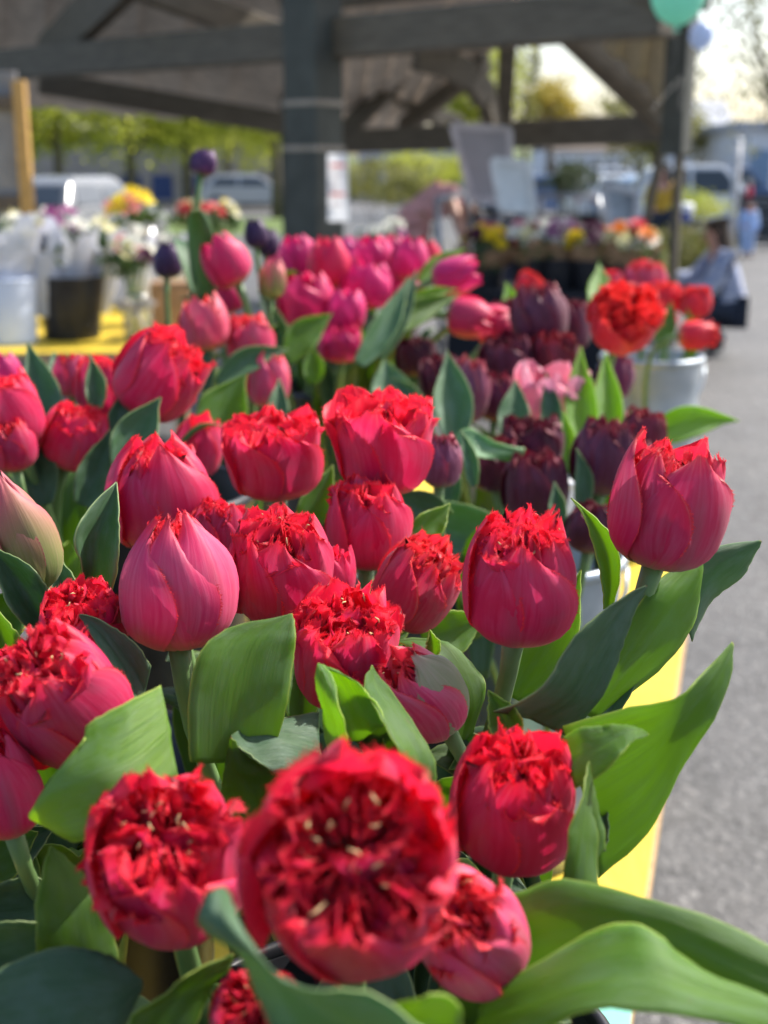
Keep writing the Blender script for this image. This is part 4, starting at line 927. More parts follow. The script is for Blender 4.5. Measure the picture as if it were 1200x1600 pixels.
# ------------------------------------------------------------------ leafy trees, plants
BARK = simple('bark', (.10, .085, .065), .9, var=.3, scale=9, bumpy=.5, bdist=.02)
CROWN = simple('spring_foliage', (.30, .35, .045), .7, scale=1.2, col2=(.48, .50, .08), trans=.65)
CROWN2 = simple('olive_foliage', (.14, .15, .035), .7, scale=2.0, col2=(.26, .25, .06), trans=.35)
CROWN3 = simple('dusty_foliage', (.17, .18, .09), .7, scale=2.0, col2=(.28, .28, .15), trans=.4)
def crown_mesh(n, rx, ry, rz, leaf, seed, clumps=26, hang=0.):
    r = random.Random(seed); V, F = [], []
    cl = []
    for i in range(clumps):
        while True:
            p = Vector((r.uniform(-1, 1), r.uniform(-1, 1), r.uniform(-1, 1)))
            if .25 < p.length < 1: break
        cl.append((p, r.uniform(.14, .34)))
    for i in range(n):
        c, s = r.choice(cl)
        p = c + Vector((r.gauss(0, s), r.gauss(0, s), r.gauss(0, s) - hang * abs(r.gauss(0, s))))
        p = Vector((p.x * rx, p.y * ry, p.z * rz))
        a = Vector((r.gauss(0, 1), r.gauss(0, 1), r.gauss(0, 1) - hang * 2)).normalized(); b = a.cross(Vector((r.gauss(0, 1), r.gauss(0, 1), r.gauss(0, 1)))).normalized()
        l = leaf * r.uniform(.6, 1.3); w = l * .5
        k = len(V); V += [p, p + a * l * .5 + b * w * .5, p + a * l, p + a * l * .5 - b * w * .5]; F.append((k, k + 1, k + 2, k + 3))
    return V, F
def tree(name, loc, h, trunk_r, crown_c, cm, label, cat='tree', group=None, mat=CROWN, limbs=5, seed=1, lean=0):
    r = random.Random(seed); loc = Vector(loc)
    root = empty(name, loc, label, cat, group)
    top = loc + Vector((lean, 0, crown_c))
    b = MB().tube([loc, loc + Vector((lean * .2, 0, crown_c * .4)), loc + Vector((lean * .6, .05, crown_c * .75)), top], [trunk_r * 1.25, trunk_r, trunk_r * .7, trunk_r * .35], 10)
    b.build('trunk', BARK, root)
    for k in range(limbs):
        a = r.uniform(0, 6.28); s = loc.lerp(top, r.uniform(.5, .9)); L = (h - crown_c) * r.uniform(.6, 1.0)
        e = s + Vector((math.cos(a) * L * .8, math.sin(a) * L * .8, L * r.uniform(.4, .9)))
        MB().tube([s, s.lerp(e, .5) + Vector((0, 0, L * .08)), e], [trunk_r * .4, trunk_r * .25, trunk_r * .08], 7).build('limb', BARK, root)
    V, F = cm
    mk('crown', [(Vector(v) + top) for v in V], F, mat, root, smooth=False)
    return root
tx = [(92, 22, 'second'), (205, 23, ''), (292, 24, ''), (432, 25, ''), (355, 31, ''), (-40, 21, '')]
tl = ['spring green tree nearest the tan wooden post at the left', 'spring green tree above the white car roof, second along the row', 'spring green tree behind the tall violet bud', 'spring green tree partly hidden by the big timber post', 'spring green tree set back between the violet bud and the timber post', 'spring green tree behind the grey display board at the left edge']
for i, (px, d, _) in enumerate(tx):
    p = P(px, 270, d); p.z = 0
    tree('street_tree', p, 5.4 + (i * 37 % 5) * .3, .16, 3.3 + (.0, .55, .2, .7, .1, .4)[i], crown_mesh(5200, (2.3, 1.8, 2.6, 2.1, 2.9, 2.2)[i], 2.0, (1.2, 1.6, 1.1, 1.7, 1.5, 1.3)[i], .20, 40 + i, (34, 18, 26, 16, 30, 24)[i]), tl[i], group='trees in a row behind the left table', seed=i)
p = P(1140, 260, 15); p.z = 0
tree('drooping_tree', (p.x + 1.4, p.y, 0), 6, .09, 4.4, crown_mesh(1500, 1.9, 1.3, 1.9, .16, 77, 22, .7), 'airy tree with drooping twigs against the white sky at the top right', mat=CROWN3, seed=9, lean=-1.2, limbs=7)
p = P(1020, 260, 34); p.z = 0
tree('round_tree', p, 6, .16, 3.6, crown_mesh(2600, 2.4, 2.2, 1.6, .3, 78, 20), 'olive green tree beyond the parked cars at the right', mat=CROWN2, seed=10)
p = P(862, 170, 40); p.z = 0
tree('round_tree', p, 7, .2, 5.2, crown_mesh(2400, 1.3, 1.6, 1.0, .3, 79, 16), 'yellow tree seen through the gable opening of the shelter', mat=simple('yellow_foliage', (.40, .30, .05), .7, scale=1, col2=(.5, .42, .08), trans=.4), seed=11)
p = P(745, 170, 26); p.z = 0
tree('round_tree', p, 7, .15, 4.2, crown_mesh(3000, 1.3, 1.4, 1.7, .24, 80, 20), 'green tree between the braces above the white board', mat=CROWN, seed=12)
p = P(822, 170, 30); p.z = 0
tree('slim_tree', p, 7, .1, 4.6, crown_mesh(900, .5, .6, 2.0, .22, 81, 12), 'slim yellowish tree beside the king post of the shelter', mat=CROWN2, seed=13)
def bushy(name, px, py, d, w, h, label, mat, seed, n=1400, leaf=.07, pot=None):
    c = P(px, py, d); root = empty(name, (c.x, c.y, 0), label, 'plant', 'plants for sale beyond the shelter')
    z0 = .0
    if pot:
        MB().lathe((c.x, c.y, 0), [(.01, 0), (.11, 0), (.15, .26), (.16, .27), (.15, .28), (.13, .25), (.01, .24)], 20).build('pot', pot, root); z0 = .25
    r = random.Random(seed); sb = MB()
    for k in range(6):
        a = r.uniform(0, 6.28); sb.tube([(c.x, c.y, z0 - .03 if pot else 0), (c.x + math.cos(a) * w * .15, c.y + math.sin(a) * w * .15, c.z * .6), (c.x + math.cos(a) * w * .3, c.y + math.sin(a) * w * .3, c.z + h * .2)], [.012, .008, .004], 6)
    sb.build('stem', BARK, root)
    V, F = crown_mesh(n, w / 2, w / 2, h / 2, leaf, seed, 18)
    tag(mk('foliage', [Vector(v) + c for v in V], F, mat, root, smooth=False), kind='stuff')
    return root
POT = simple('terracotta', (.30, .12, .06), .8); BLUEPOT = simple('blue_glaze', (.03, .05, .20), .3)
bushy('shrub', 1062, 400, 8.6, .62, .62, 'olive bushy plant in a pot above the crouching person', CROWN2, 5, pot=POT)
bushy('shrub', 1010, 420, 8.2, .5, .6, 'olive leafy plant left of the bushy potted one', CROWN2, 6, pot=POT)
bushy('shrub', 1105, 390, 9.4, .5, .5, 'brownish green plant behind the head of the crouching person', CROWN3, 7, pot=POT)
bushy('shrub', 1075, 318, 12.5, 1.1, .42, 'yellow green plant tray row in front of the parked cars', CROWN, 8, n=1800)
bushy('shrub', 1015, 470, 7.0, .4, .35, 'low green plant between the tub and the crouching person', CROWN, 9, n=900)
bushy('shrub', 895, 275, 11.0, .7, .6, 'dark olive plant behind the grey metal frame', simple('dark_foliage', (.05, .07, .02), .7, trans=.2), 10, n=1200)
bushy('shrub', 640, 290, 12.0, .9, .5, 'green plant left of the bending person', CROWN2, 12, n=1200)

bushy('hedge_plant', 592, 285, 15.0, 2.4, .7, 'dark green hedge plant left of the bending person', CROWN2, 31, n=2200, leaf=.1)
bushy('hedge_plant', 680, 258, 17.0, 2.4, .8, 'light green hedge plant behind the bending person', CROWN, 32, n=2200, leaf=.1)
# ------------------------------------------------------------------ buildings and cars
GLASS = simple('window_glass', (.03, .04, .05), .3, spec=.8)
BLUEW = simple('blue_awning', (.03, .055, .16), .5)
WALLB = simple('tan_render', (.36, .31, .27), .85, var=.08, scale=1)
WALLG = simple('grey_render', (.42, .43, .46), .85, var=.08, scale=1)
WALLW = simple('white_render', (.70, .70, .72), .85, var=.05, scale=1)
WALLBR = simple('brown_roofing', (.16, .125, .10), .85, var=.1, scale=1)
def building(label, px0, px1, d, h, depth, wall, roof, nwin, wz, wh, winmat=GLASS, pitched=0., name='building', frac=.62):
    a = P(px0, 270, d); b = P(px1, 270, d); a.z = b.z = 0
    u_ = (b - a); L = u_.length; u_.normalize(); n_ = Vector((-u_.y, u_.x, 0))
    root = empty(name, (a + b) / 2, label, 'building')
    M = Matrix((u_, n_, Vector((0, 0, 1)))).transposed()
    ctr = (a + b) / 2 + n_ * depth / 2
    MB().box(ctr + Vector((0, 0, h / 2)), (L, depth, h), mat=M).build('wall', wall, root, smooth=False)
    if pitched:
        q = [a - n_ * .4 + Vector((0, 0, h)), b - n_ * .4 + Vector((0, 0, h)), b + n_ * (depth + .4) + Vector((0, 0, h)), a + n_ * (depth + .4) + Vector((0, 0, h))]
        r0, r1 = (q[0] + q[3]) / 2 + Vector((0, 0, pitched)), (q[1] + q[2]) / 2 + Vector((0, 0, pitched))
        mk('roof', q + [r0, r1], [(0, 1, 5, 4), (2, 3, 4, 5), (0, 4, 3), (1, 2, 5), (3, 2, 1, 0)], roof, root, smooth=False)
    else:
        MB().box(ctr + Vector((0, 0, h + .15)), (L + .5, depth + .5, .3), mat=M).build('roof', roof, root, smooth=False)
    for k in range(nwin):
        c = a + u_ * L * (k + .5) / nwin; ww = L / nwin * frac
        w_ = MB().box(c - n_ * .03 + Vector((0, 0, wz + wh / 2)), (ww, .10, wh), mat=M).build('window', winmat, root, smooth=False)
        MB().box(c - n_ * .06 + Vector((0, 0, wz - .06)), (ww + .2, .2, .1), mat=M).build('sill', wall, w_, smooth=False)
    return root
building('low tan building with deep blue windows behind the row of trees', -60, 470, 34, 3.0, 9, WALLB, WALLBR, 11, .30, 1.1, BLUEW, frac=.66)
building('grey building behind the person bending down', 560, 760, 40, 3.0, 8, WALLG, WALLBR, 5, .8, 1.4)
building('brown roofed building past the parked cars', 850, 1010, 58, 3.2, 9, WALLW, WALLBR, 7, 1.0, 1.3, pitched=2.8)
building('grey gabled house between the drooping tree and the pole', 1075, 1150, 46, 3.8, 8, WALLW, WALLG, 3, 1.3, 1.4, pitched=2.2)
building('white commercial building with a grey flat top at the right edge', 1160, 1420, 30, 3.2, 9, WALLW, WALLG, 5, .7, 1.7, simple('blue_glass', (.18, .28, .42), .1, spec=.8))
TYRE = simple('tyre_rubber', (.02, .02, .02), .8); RIM = simple('wheel_metal', (.45, .46, .48), .35, metal=.8)
LAMP_R = simple('tail_lamp_red', (.5, .02, .02), .3); LAMP_W = simple('head_lamp_clear', (.7, .7, .7), .15)
def car(px, d, rz, colr, label, suv=0, body_mat=None):
    c = P(px, 270, d); c.z = 0
    root = empty('parked_car', c, label, 'car', 'parked cars')
    bm = body_mat or simple('car_paint', colr, .22, var=.01, spec=.6)
    M = Matrix.Rotation(rz, 3, 'Z')
    X = lambda x, y, z: c + M @ Vector((x, y, z))
    rh = 1.45 + .25 * suv
    low = [(-2.15, .32), (-2.2, .62), (-2.12, .88), (-1.2, .98), (1.0, .95), (1.9, .86), (2.18, .66), (2.15, .32)]
    def prism(prof, w0, w1=None):
        w1 = w1 or [w0] * len(prof); n = len(prof)
        v = [X(x, -w / 2, z) for (x, z), w in zip(prof, w1)] + [X(x, w / 2, z) for (x, z), w in zip(prof, w1)]
        return v, [tuple(range(n)), tuple(range(2 * n - 1, n - 1, -1))] + [(i, i + n, (i + 1) % n + n, (i + 1) % n) for i in range(n)]
    b = MB(); b.add(*prism(low, 1.76)); b.build('body', bm, root, smooth=False, bevel=.05)
    cab = [(-1.95 + .1 * suv, .95), (-1.55, rh - .12), (-1.3, rh - .02), (.1, rh), (.35, rh - .05), (1.05, .94)]
    cb = MB().add(*prism(cab, 1.6, [1.72, 1.42, 1.36, 1.36, 1.40, 1.70])); cb.build('cabin', bm, root, smooth=False, bevel=.04)
    for s in (-1, 1):
        for (x0, x1, x2, x3) in ((-1.62, -.55, -.55, -1.36), (-.45, .78, .28, -.45)):
            y0, y1 = s * .868, s * .715
            v = [X(x0, y0, 1.0), X(x1, y0, 1.0), X(x2, y1, rh - .12), X(x3, y1, rh - .12)]; v += [p - M @ Vector((0, s * .03, 0)) for p in v]
            mk('window', v, [(0, 1, 2, 3), (7, 6, 5, 4), (0, 4, 5, 1), (1, 5, 6, 2), (2, 6, 7, 3), (3, 7, 4, 0)], GLASS, root, smooth=False)
        for x in (-1.35, 1.38):
            w = MB(); cc = X(x, s * .80, .32); axd = M @ Vector((0, s, 0))
            w.tube([cc - axd * .1, cc + axd * .1], .32, 18).build('wheel', TYRE, root)
            MB().tube([cc + axd * .09, cc + axd * .112], .19, 14).build('hub', RIM, root)
    for (xa, xb, z0, z1, nm) in ((1.02, .42, .98, rh - .1, 'windscreen'), (-1.92, -1.6, 1.0, rh - .16, 'rear_window')):
        o_ = .02 if xa > 0 else -.02
        v = [X(xa + o_, -.74, z0), X(xa + o_, .74, z0), X(xb + o_, .62, z1), X(xb + o_, -.62, z1)]; v += [p + M @ Vector((-o_ * 1.2, 0, -.015)) for p in v]
        mk(nm, v, [(0, 1, 2, 3), (7, 6, 5, 4), (0, 4, 5, 1), (1, 5, 6, 2), (2, 6, 7, 3), (3, 7, 4, 0)], GLASS, root, smooth=False)
    for s in (-1, 1):
        MB().box(X(2.13, s * .66, .70), (.1, .34, .14), mat=M).build('headlight', LAMP_W, root, smooth=False)
        MB().box(X(-2.16, s * .68, .78), (.1, .28, .16), mat=M).build('tail_light', LAMP_R, root, smooth=False)
    return root
car(112, 13.0, 1.35, (.20, .21, .22), 'pale car whose roof shows over the paper wrapped bouquets')
car(955, 26, .15, (.72, .73, .74), 'white car parked behind the metal frame, left of the leaning prop', 1)
car(1000, 22, .2, (.78, .77, .74), 'white car with a bright glaring bonnet beside the leaning prop')
car(880, 24, .1, (.10, .16, .30), 'blue car parked left of the white ones')
car(1060, 21, .2, (.20, .32, .48), 'blue car between the two thin shelter props')
car(1105, 19, -.1, (.74, .75, .76), 'white car in front of the pole at the right', 1)
car(1150, 27, 0, (.07, .12, .24), 'dark blue car behind the pole at the right', 1)
car(830, 27, .1, (.66, .67, .70), 'silver car behind the second white sign')
car(392, 30, .1, (.5, .51, .53), 'white car behind the tall violet bud under the trees')
car(585, 42, 0, (.12, .3, .6), 'bright blue car left of the pink clothed bending person')

# dark slatted fence, pole, red bag at the right
FENCE = simple('dark_slats', (.045, .05, .058), .7, var=.1)
fp = P(1152, 400, 15.5); fp.z = 0
fr = empty('slat_fence', fp, 'dark grey horizontal slat fence at the right edge', 'fence')
for k in range(9): MB().box((fp.x + 2.0, fp.y + .1, .10 + k * .115), (4.0, .025, .105)).build('slat', FENCE, fr, smooth=False)
for k in range(3): MB().box((fp.x + .05 + 1.9 * k, fp.y + .16, .55), (.09, .09, 1.1)).build('post', FENCE, fr, smooth=False)
fp = P(1143, 372, 14); fp.z = 0
pr = empty('sign_pole', fp, 'pale grey metal pole standing before the slat fence', 'pole')
MB().tube([fp, fp + Vector((0, 0, 2.05))], .075, 12).build('shaft', simple('pale_steel', (.52, .50, .48), .5), pr)
MB().lathe(fp + Vector((0, 0, 2.05)), [(.08, 0), (.085, .02), (.06, .06), (.0, .08)], 12).build('cap', STEEL, pr)
rb = P(1171, 300, 15.2)
rr_ = empty('red_bag', rb - Vector((0, 0, .17)), 'small red bag hung on top of the slat fence', 'bag')
MB().lathe(rb, [(.01, -.12), (.05, -.115), (.075, -.04), (.07, .04), (.04, .10), (.02, .13)], 14).build('sack', simple('red_cloth', (.6, .03, .05), .6), rr_)
MB().tube(bez(rb + Vector((-.04, 0, .13)), rb + Vector((-.05, 0, .3)), rb + Vector((.05, 0, .3)), rb + Vector((.04, 0, .13)), 8), .01, 6).build('handle', simple('white_strap', (.7, .7, .7)), rr_)
# balloons
def balloon(name, px, py, d, r_, mat, label):
    c = P(px, py, d); root = empty(name, c - Vector((0, 0, r_ * 1.25)), label, 'balloon', 'balloons tied to the shelter corner')
    MB().lathe(c, [(.002, -r_ * 1.08), (r_ * .34, -r_ * .99), (r_ * .70, -r_ * .74), (r_ * .94, -r_ * .33), (r_, .1 * r_), (r_ * .9, .55 * r_), (r_ * .6, .9 * r_), (r_ * .25, 1.08 * r_), (.001, 1.12 * r_)], 24).build('skin', mat, root)
    b_ = c - Vector((0, 0, r_ * 1.09)); MB().lathe(b_, [(.002, .01), (.012, -.012), (.016, -.02), (.004, -.016)], 10).build('knot', mat, root)
    MB().tube([b_ - Vector((0, 0, .015)), b_ + Vector((.01, .03, -.12)), b_ + Vector((.02, .5, -.30)), P(1064, 120, 5.1)], .001, 5).build('string', simple('grey_string', (.2, .2, .2)), root)
    return root
balloon('balloon', 1060, -8, 3.0, .112, simple('mint_rubber', (.36, .74, .62), .3, var=.02, trans=.5), 'mint green balloon at the top right corner of the shelter')
balloon('balloon', 1096, 56, 4.2, .07, simple('pale_blue_rubber', (.60, .70, .88), .3, var=.02, trans=.4), 'smaller pale blue balloon below the mint green one')

# tan wooden post with grey display board, at the left
dp = P(44, 330, 4.6); dp.z = 0
db = empty('display_stand', dp, 'tan wooden stand with a grey board cut by the left edge', 'display stand')
TAN = simple('tan_timber', (.50, .30, .10), .6, var=.15, scale=20, stretch=(8, 8, 1))
MB().box(dp + Vector((0, 0, 1.02)), (.075, .07, 2.04)).build('post', TAN, db, smooth=False, bevel=.005)
for zz in (.9, 1.33, 1.92): MB().box(dp + Vector((-.5, .02, zz)), (.94, .05, .07)).build('rail', simple('brown_rail', (.13, .10, .075)), db, smooth=False)
MB().box(dp + Vector((-.5, .06, 1.45)), (.94, .02, 1.3)).build('board', simple('grey_board', (.27, .26, .26), .8), db, smooth=False)

# ------------------------------------------------------------------ flowers in bouquets
def blossom_mesh(seed, kind):
    r = random.Random(seed); V, F = [], []
    rings = {'rose': [(6, 1.0, .25, .25), (5, .7, .55, .5), (4, .4, .75, .7)], 'daff': [(6, 1.1, .1, .05), (6, .42, .75, .5)], 'puff': [(7, 1.0, .1, .35), (7, .85, .5, .6), (6, .5, .85, .7)], 'tul': [(3, .75, 1.2, .6), (3, .7, 1.3, .65)]}[kind]
    for (n, R, up, z) in rings:
        for i in range(n):
            a = 2 * math.pi * i / n + r.uniform(-.2, .2) + z * 3; w = 3.6 / n * R * .55
            d = Vector((math.cos(a), math.sin(a), 0)); s = Vector((-d.y, d.x, 0)); k = len(V); o = r.uniform(.9, 1.1)
            V += [Vector((0, 0, z * .3 - .1)) + d * .08, d * R * .6 * o + s * w + Vector((0, 0, up * .5)), d * R * o + s * w * .5 + Vector((0, 0, up * .9)), d * R * o - s * w * .5 + Vector((0, 0, up * .9)), d * R * .6 * o - s * w + Vector((0, 0, up * .5))]
            F += [(k, k + 1, k + 4), (k + 1, k + 2, k + 3, k + 4)]
    return V, F
BM = {k: blossom_mesh(i + 3, k) for i, k in enumerate(('rose', 'daff', 'puff', 'tul'))}
FC = {n: simple('blossom_' + n, c, .6, trans=.25, var=.15, scale=30) for n, c in dict(white=(.75, .74, .66), cream=(.70, .66, .38), yellow=(.80, .60, .02), pink=(.68, .16, .28), red=(.60, .03, .06), mauve=(.42, .12, .30), orange=(.8, .25, .02), plum=(.08, .015, .05), salmon=(.75, .25, .22)).items()}
def blossoms(root, items, r):
    for (p, size, kind, coln, dirv) in items:
        V, F = BM[kind]; q = Vector((0, 0, 1)).rotation_difference(Vector(dirv).normalized()).to_matrix()
        mk('blossom', [q @ (v * size) + Vector(p) for v in V], F, FC[coln], root)
KRAFT = simple('kraft_paper', (.34, .20, .11), .8, var=.12, scale=12)
SLEEVE = simple('white_sleeve', (.70, .72, .80), .55, var=.04, scale=10, trans=.3)
FOL = simple('bouquet_foliage', (.05, .10, .03), .6, col2=(.10, .17, .05), trans=.2)
def bouquet(px, py, d, w, label, wrap, cols, n, seed, zb, kinds=('rose', 'puff'), size=.032, tall=.30, group=None, foliage=60, wrapl=True):
    """paper cone standing at zb with flowers massed at the mouth"""
    r = random.Random(seed); c = P(px, py, d); R = w / FPX * d * K / 2
    foot = Vector((c.x, c.y, zb)); root = empty('bouquet', foot, label, 'bouquet', group)
    mouth = c.z - R * .25 if wrap is KRAFT else c.z + R * .15
    if wrapl:
        V, F = [], []; seg = 28
        for j, t in enumerate((0, .35, .7, .9, 1.0)):
            for k in range(seg):
                a = 2 * math.pi * k / seg; rr = (.035 + (R * (1.05 if wrap is KRAFT else 1.2) - .035) * t ** .8) * (1 + .06 * math.sin(5 * a + seed) * t + .03 * math.sin(11 * a + seed * 2) * t)
                zz = zb + (mouth - zb) * t + (.05 * math.sin(3 * a + seed) + .03 * math.sin(7 * a)) * t ** 4 + (.025 if k % 4 == 0 else 0) * t ** 5
                V.append((c.x + rr * math.cos(a), c.y + rr * math.sin(a), zz))
        for j in range(4):
            for k in range(seg): F.append((j * seg + k, j * seg + (k + 1) % seg, (j + 1) * seg + (k + 1) % seg, (j + 1) * seg + k))
        mk('wrap', V, F, wrap, root)
    items = []; sb = MB()
    for i in range(n):
        a = r.uniform(0, 6.28); q = math.sqrt((i + .5) / n) * R * .95
        p = Vector((c.x + q * math.cos(a), c.y + q * math.sin(a), c.z + (R * .55 * (1 - (q / R) ** 2)) + r.uniform(-.02, .03)))
        dv = Vector((math.cos(a) * q / R, math.sin(a) * q / R - .35, 1.0))
        items.append((p, size * 1.25 * r.uniform(.8, 1.2), r.choice(kinds), r.choice(cols), dv))
        sb.tube([(c.x, c.y, zb + .05), p.lerp(foot, .5) + Vector((0, 0, .02)), p], .003, 4, cap=False)
    sb.build('stem', STEM, root); blossoms(root, items, r)
    V, F = crown_mesh(foliage * 3, R * 1.0, R * 1.0, R * .5, .05, seed, 10)
    tag(mk('foliage', [Vector(v) + c - Vector((0, 0, R * .25)) for v in V], F, FOL, root, smooth=False), kind='stuff')
    return root
# left table: two buckets of wrapped bouquets, the jar with a bow, loose bunches
bucket('L1', (P(110, 470, 3.45).x, P(110, 470, 3.45).y), .75, 1.035, .125, .165, BLACK, 'black bucket on the left table with paper wrapped bouquets', group='buckets on the left table', handle=False)
q = P(14, 480, 3.35); bucket('L2', (q.x, q.y), .75, 1.04, .115, .128, simple('pale_blue_plastic', (.62, .70, .88), .5, var=.03), 'pale blue white bucket cut by the left edge on the left table', group='buckets on the left table', handle=False)
gb = 'paper wrapped bouquets on the left table'
bouquet(100, 366, 3.42, 92, 'white sleeved bouquet of mauve and cream flowers at the left of the black bucket', SLEEVE, ['mauve', 'white', 'cream', 'white'], 12, 1, .85, group=gb, kinds=('tul', 'rose', 'puff'), size=.036)
bouquet(152, 372, 3.5, 78, 'white sleeved bouquet at the right of the black bucket', SLEEVE, ['white', 'cream', 'white'], 6, 2, .85, group=gb)
bouquet(64, 380, 3.36, 64, 'white sleeved bouquet with one pink tulip over the rim of the black bucket', SLEEVE, ['mauve', 'white'], 5, 3, .86, group=gb, kinds=('tul', 'rose'))
bouquet(8, 368, 3.32, 100, 'white sleeved bouquet standing in the pale blue bucket', SLEEVE, ['white', 'cream', 'salmon'], 8, 4, .85, group=gb)
bouquet(268, 390, 4.2, 56, 'grey white sleeved bouquet behind the glass jar', SLEEVE, ['mauve', 'white'], 4, 5, .76, group=gb)
gj = 'flower bunches on the left table'
bouquet(205, 330, 3.9, 78, 'bunch of yellow daffodils with a peach bloom behind the jar', KRAFT, ['yellow', 'yellow', 'yellow', 'yellow', 'salmon'], 5, 6, .78, group=gj, kinds=('daff',), size=.052, wrapl=False)
bouquet(312, 338, 3.8, 74, 'bunch of cream and salmon flowers beside the tall violet bud', KRAFT, ['cream', 'white', 'salmon', 'red'], 12, 7, .78, group=gj, size=.04, wrapl=False)
bouquet(350, 338, 4.1, 40, 'small bunch of yellow narcissus right of the tall violet bud', KRAFT, ['yellow', 'cream', 'white'], 5, 8, .78, group=gj, kinds=('daff', 'rose'), size=.045, wrapl=False)
jr = P(215, 490, 3.4); jr.z = .75
jar = empty('glass_jar', jr, 'glass jar with a pale ribbon bow on the left table', 'jar')
JG, jnt, jn, jl = newmat('clear_glass'); jb = jn.new('ShaderNodeBsdfPrincipled'); jb.inputs['Transmission Weight'].default_value = .9; jb.inputs['Roughness'].default_value = .08; jb.inputs['Base Color'].default_value = (.8, .85, .8, 1)
jo = jn.new('ShaderNodeOutputMaterial'); jl.new(jb.outputs[0], jo.inputs[0])
MB().lathe(jr, [(.002, .003), (.055, .003), (.066, .02), (.068, .15), (.052, .19), (.054, .215), (.049, .215), (.047, .19), (.062, .15), (.06, .02), (.002, .01)], 24).build('vessel', JG, jar)
RIB = simple('ribbon', (.50, .46, .42), .6, trans=.2)
for s in (-1, 1):
    MB().tube([jr + Vector((0, -.07, .17)), jr + Vector((s * .05, -.08, .195)), jr + Vector((s * .09, -.08, .18)), jr + Vector((s * .05, -.085, .155)), jr + Vector((0, -.072, .165))], [.008, .016, .018, .016, .008], 8).build('bow_loop', RIB, jar)
    MB().tube([jr + Vector((0, -.07, .165)), jr + Vector((s * .03, -.08, .10)), jr + Vector((s * .045, -.075, .03))], [.007, .010, .009], 6).build('ribbon_tail', RIB, jar)
bouquet(206, 400, 3.4, 66, 'posy of cream and red flowers in the glass jar with the bow', KRAFT, ['cream', 'white', 'red', 'salmon', 'plum'], 11, 9, .775, group=gj, size=.040, wrapl=False, kinds=('rose', 'tul'))
q = P(215, 385, 3.75); vz = empty('vase', (q.x, q.y, .75), 'white ceramic vase holding the daffodils', 'vase')
MB().lathe((q.x, q.y, .75), [(.002, .0), (.05, 0), (.07, .1), (.065, .25), (.04, .36), (.045, .385), (.04, .385), (.034, .36), (.06, .2), (.002, .02)], 20).build('body', simple('white_ceramic', (.72, .71, .68), .25), vz)
q = P(268, 470, 3.55); q.z = .75
bx = empty('kraft_box', q, 'brown kraft paper box right of the glass jar', 'box')
MB().box(q + Vector((0, 0, .12)), (.19, .16, .24), .1).build('carton', KRAFT, bx, smooth=False, bevel=.004)
MB().box(q + Vector((-.045, 0, .246)), (.088, .15, .006), .1).build('flap', KRAFT, bx, smooth=False); MB().box(q + Vector((.047, .004, .246)), (.088, .15, .006), .1).build('flap', KRAFT, bx, smooth=False)

# second stall in the middle distance: dark table, black buckets with kraft bouquets, boards
DARK = simple('black_drape', (.012, .013, .018), .9)
ta = P(735, 470, 5.3); tb = P(1010, 470, 4.9); ta.z = tb.z = 0; tb += Vector((.1, 0, 0))
st = empty('draped_table', (ta + tb) / 2, 'long table under a black drape carrying the kraft paper bouquets', 'table')
uu = (tb - ta).normalized(); Mx = Matrix((uu, Vector((-uu.y, uu.x, 0)), Vector((0, 0, 1)))).transposed(); Lx = (tb - ta).length
MB().box((ta + tb) / 2 + Vector((0, 0, .35)), (Lx, .8, .70), mat=Mx).build('drape', DARK, st, smooth=False, bevel=.02)
MB().box((ta + tb) / 2 + Vector((0, 0, .715)), (Lx + .03, .83, .025), mat=Mx).build('table_top', DARK, st, smooth=False, bevel=.005)
gk = 'kraft paper bouquets in black buckets'
kb = [(760, 385, ['yellow', 'yellow', 'plum', 'salmon'], 'kraft wrapped bouquet with yellow flowers nearest the bending person', 88, 11),
      (832, 375, ['white', 'white', 'cream', 'white', 'pink'], 'kraft wrapped bouquet of white flowers with a pink one on top', 84, 12),
      (878, 368, ['white', 'white', 'mauve'], 'slim kraft wrapped bouquet of white flowers beside the metal frame', 46, 13),
      (928, 380, ['yellow', 'plum', 'plum', 'red'], 'kraft wrapped bouquet with a yellow flower over plum ones', 74, 14),
      (985, 382, ['orange', 'red', 'white', 'cream', 'pink'], 'kraft wrapped bouquet of orange, red and white flowers', 88, 15)]
for i, (x, y, cc, lb, w, sd_) in enumerate(kb):
    d = 5.15 - i * .06; bq = P(x, y, d)
    bucket('K%d' % i, (bq.x, bq.y), .73, .93, .11, .14, BLACK, ['black bucket nearest the bending person on the draped table', 'black bucket under the white flowers on the draped table', 'black bucket under the slim white bouquet', 'black bucket under the plum and yellow bouquet', 'black bucket at the right end of the draped table'][i], group='black buckets on the draped table', handle=False)
    bouquet(x, y, d, w, lb, KRAFT, cc, 22, sd_, .78, group=gk, kinds=('rose', 'puff', 'daff') if 'yellow' in cc else ('rose', 'puff'), size=.048)
bouquet(600, 372, 5.0, 90, 'bunch of small white flowers in brown paper behind the magenta tulips', KRAFT, ['white', 'white', 'cream', 'mauve'], 16, 21, .6, group=gk, size=.032)
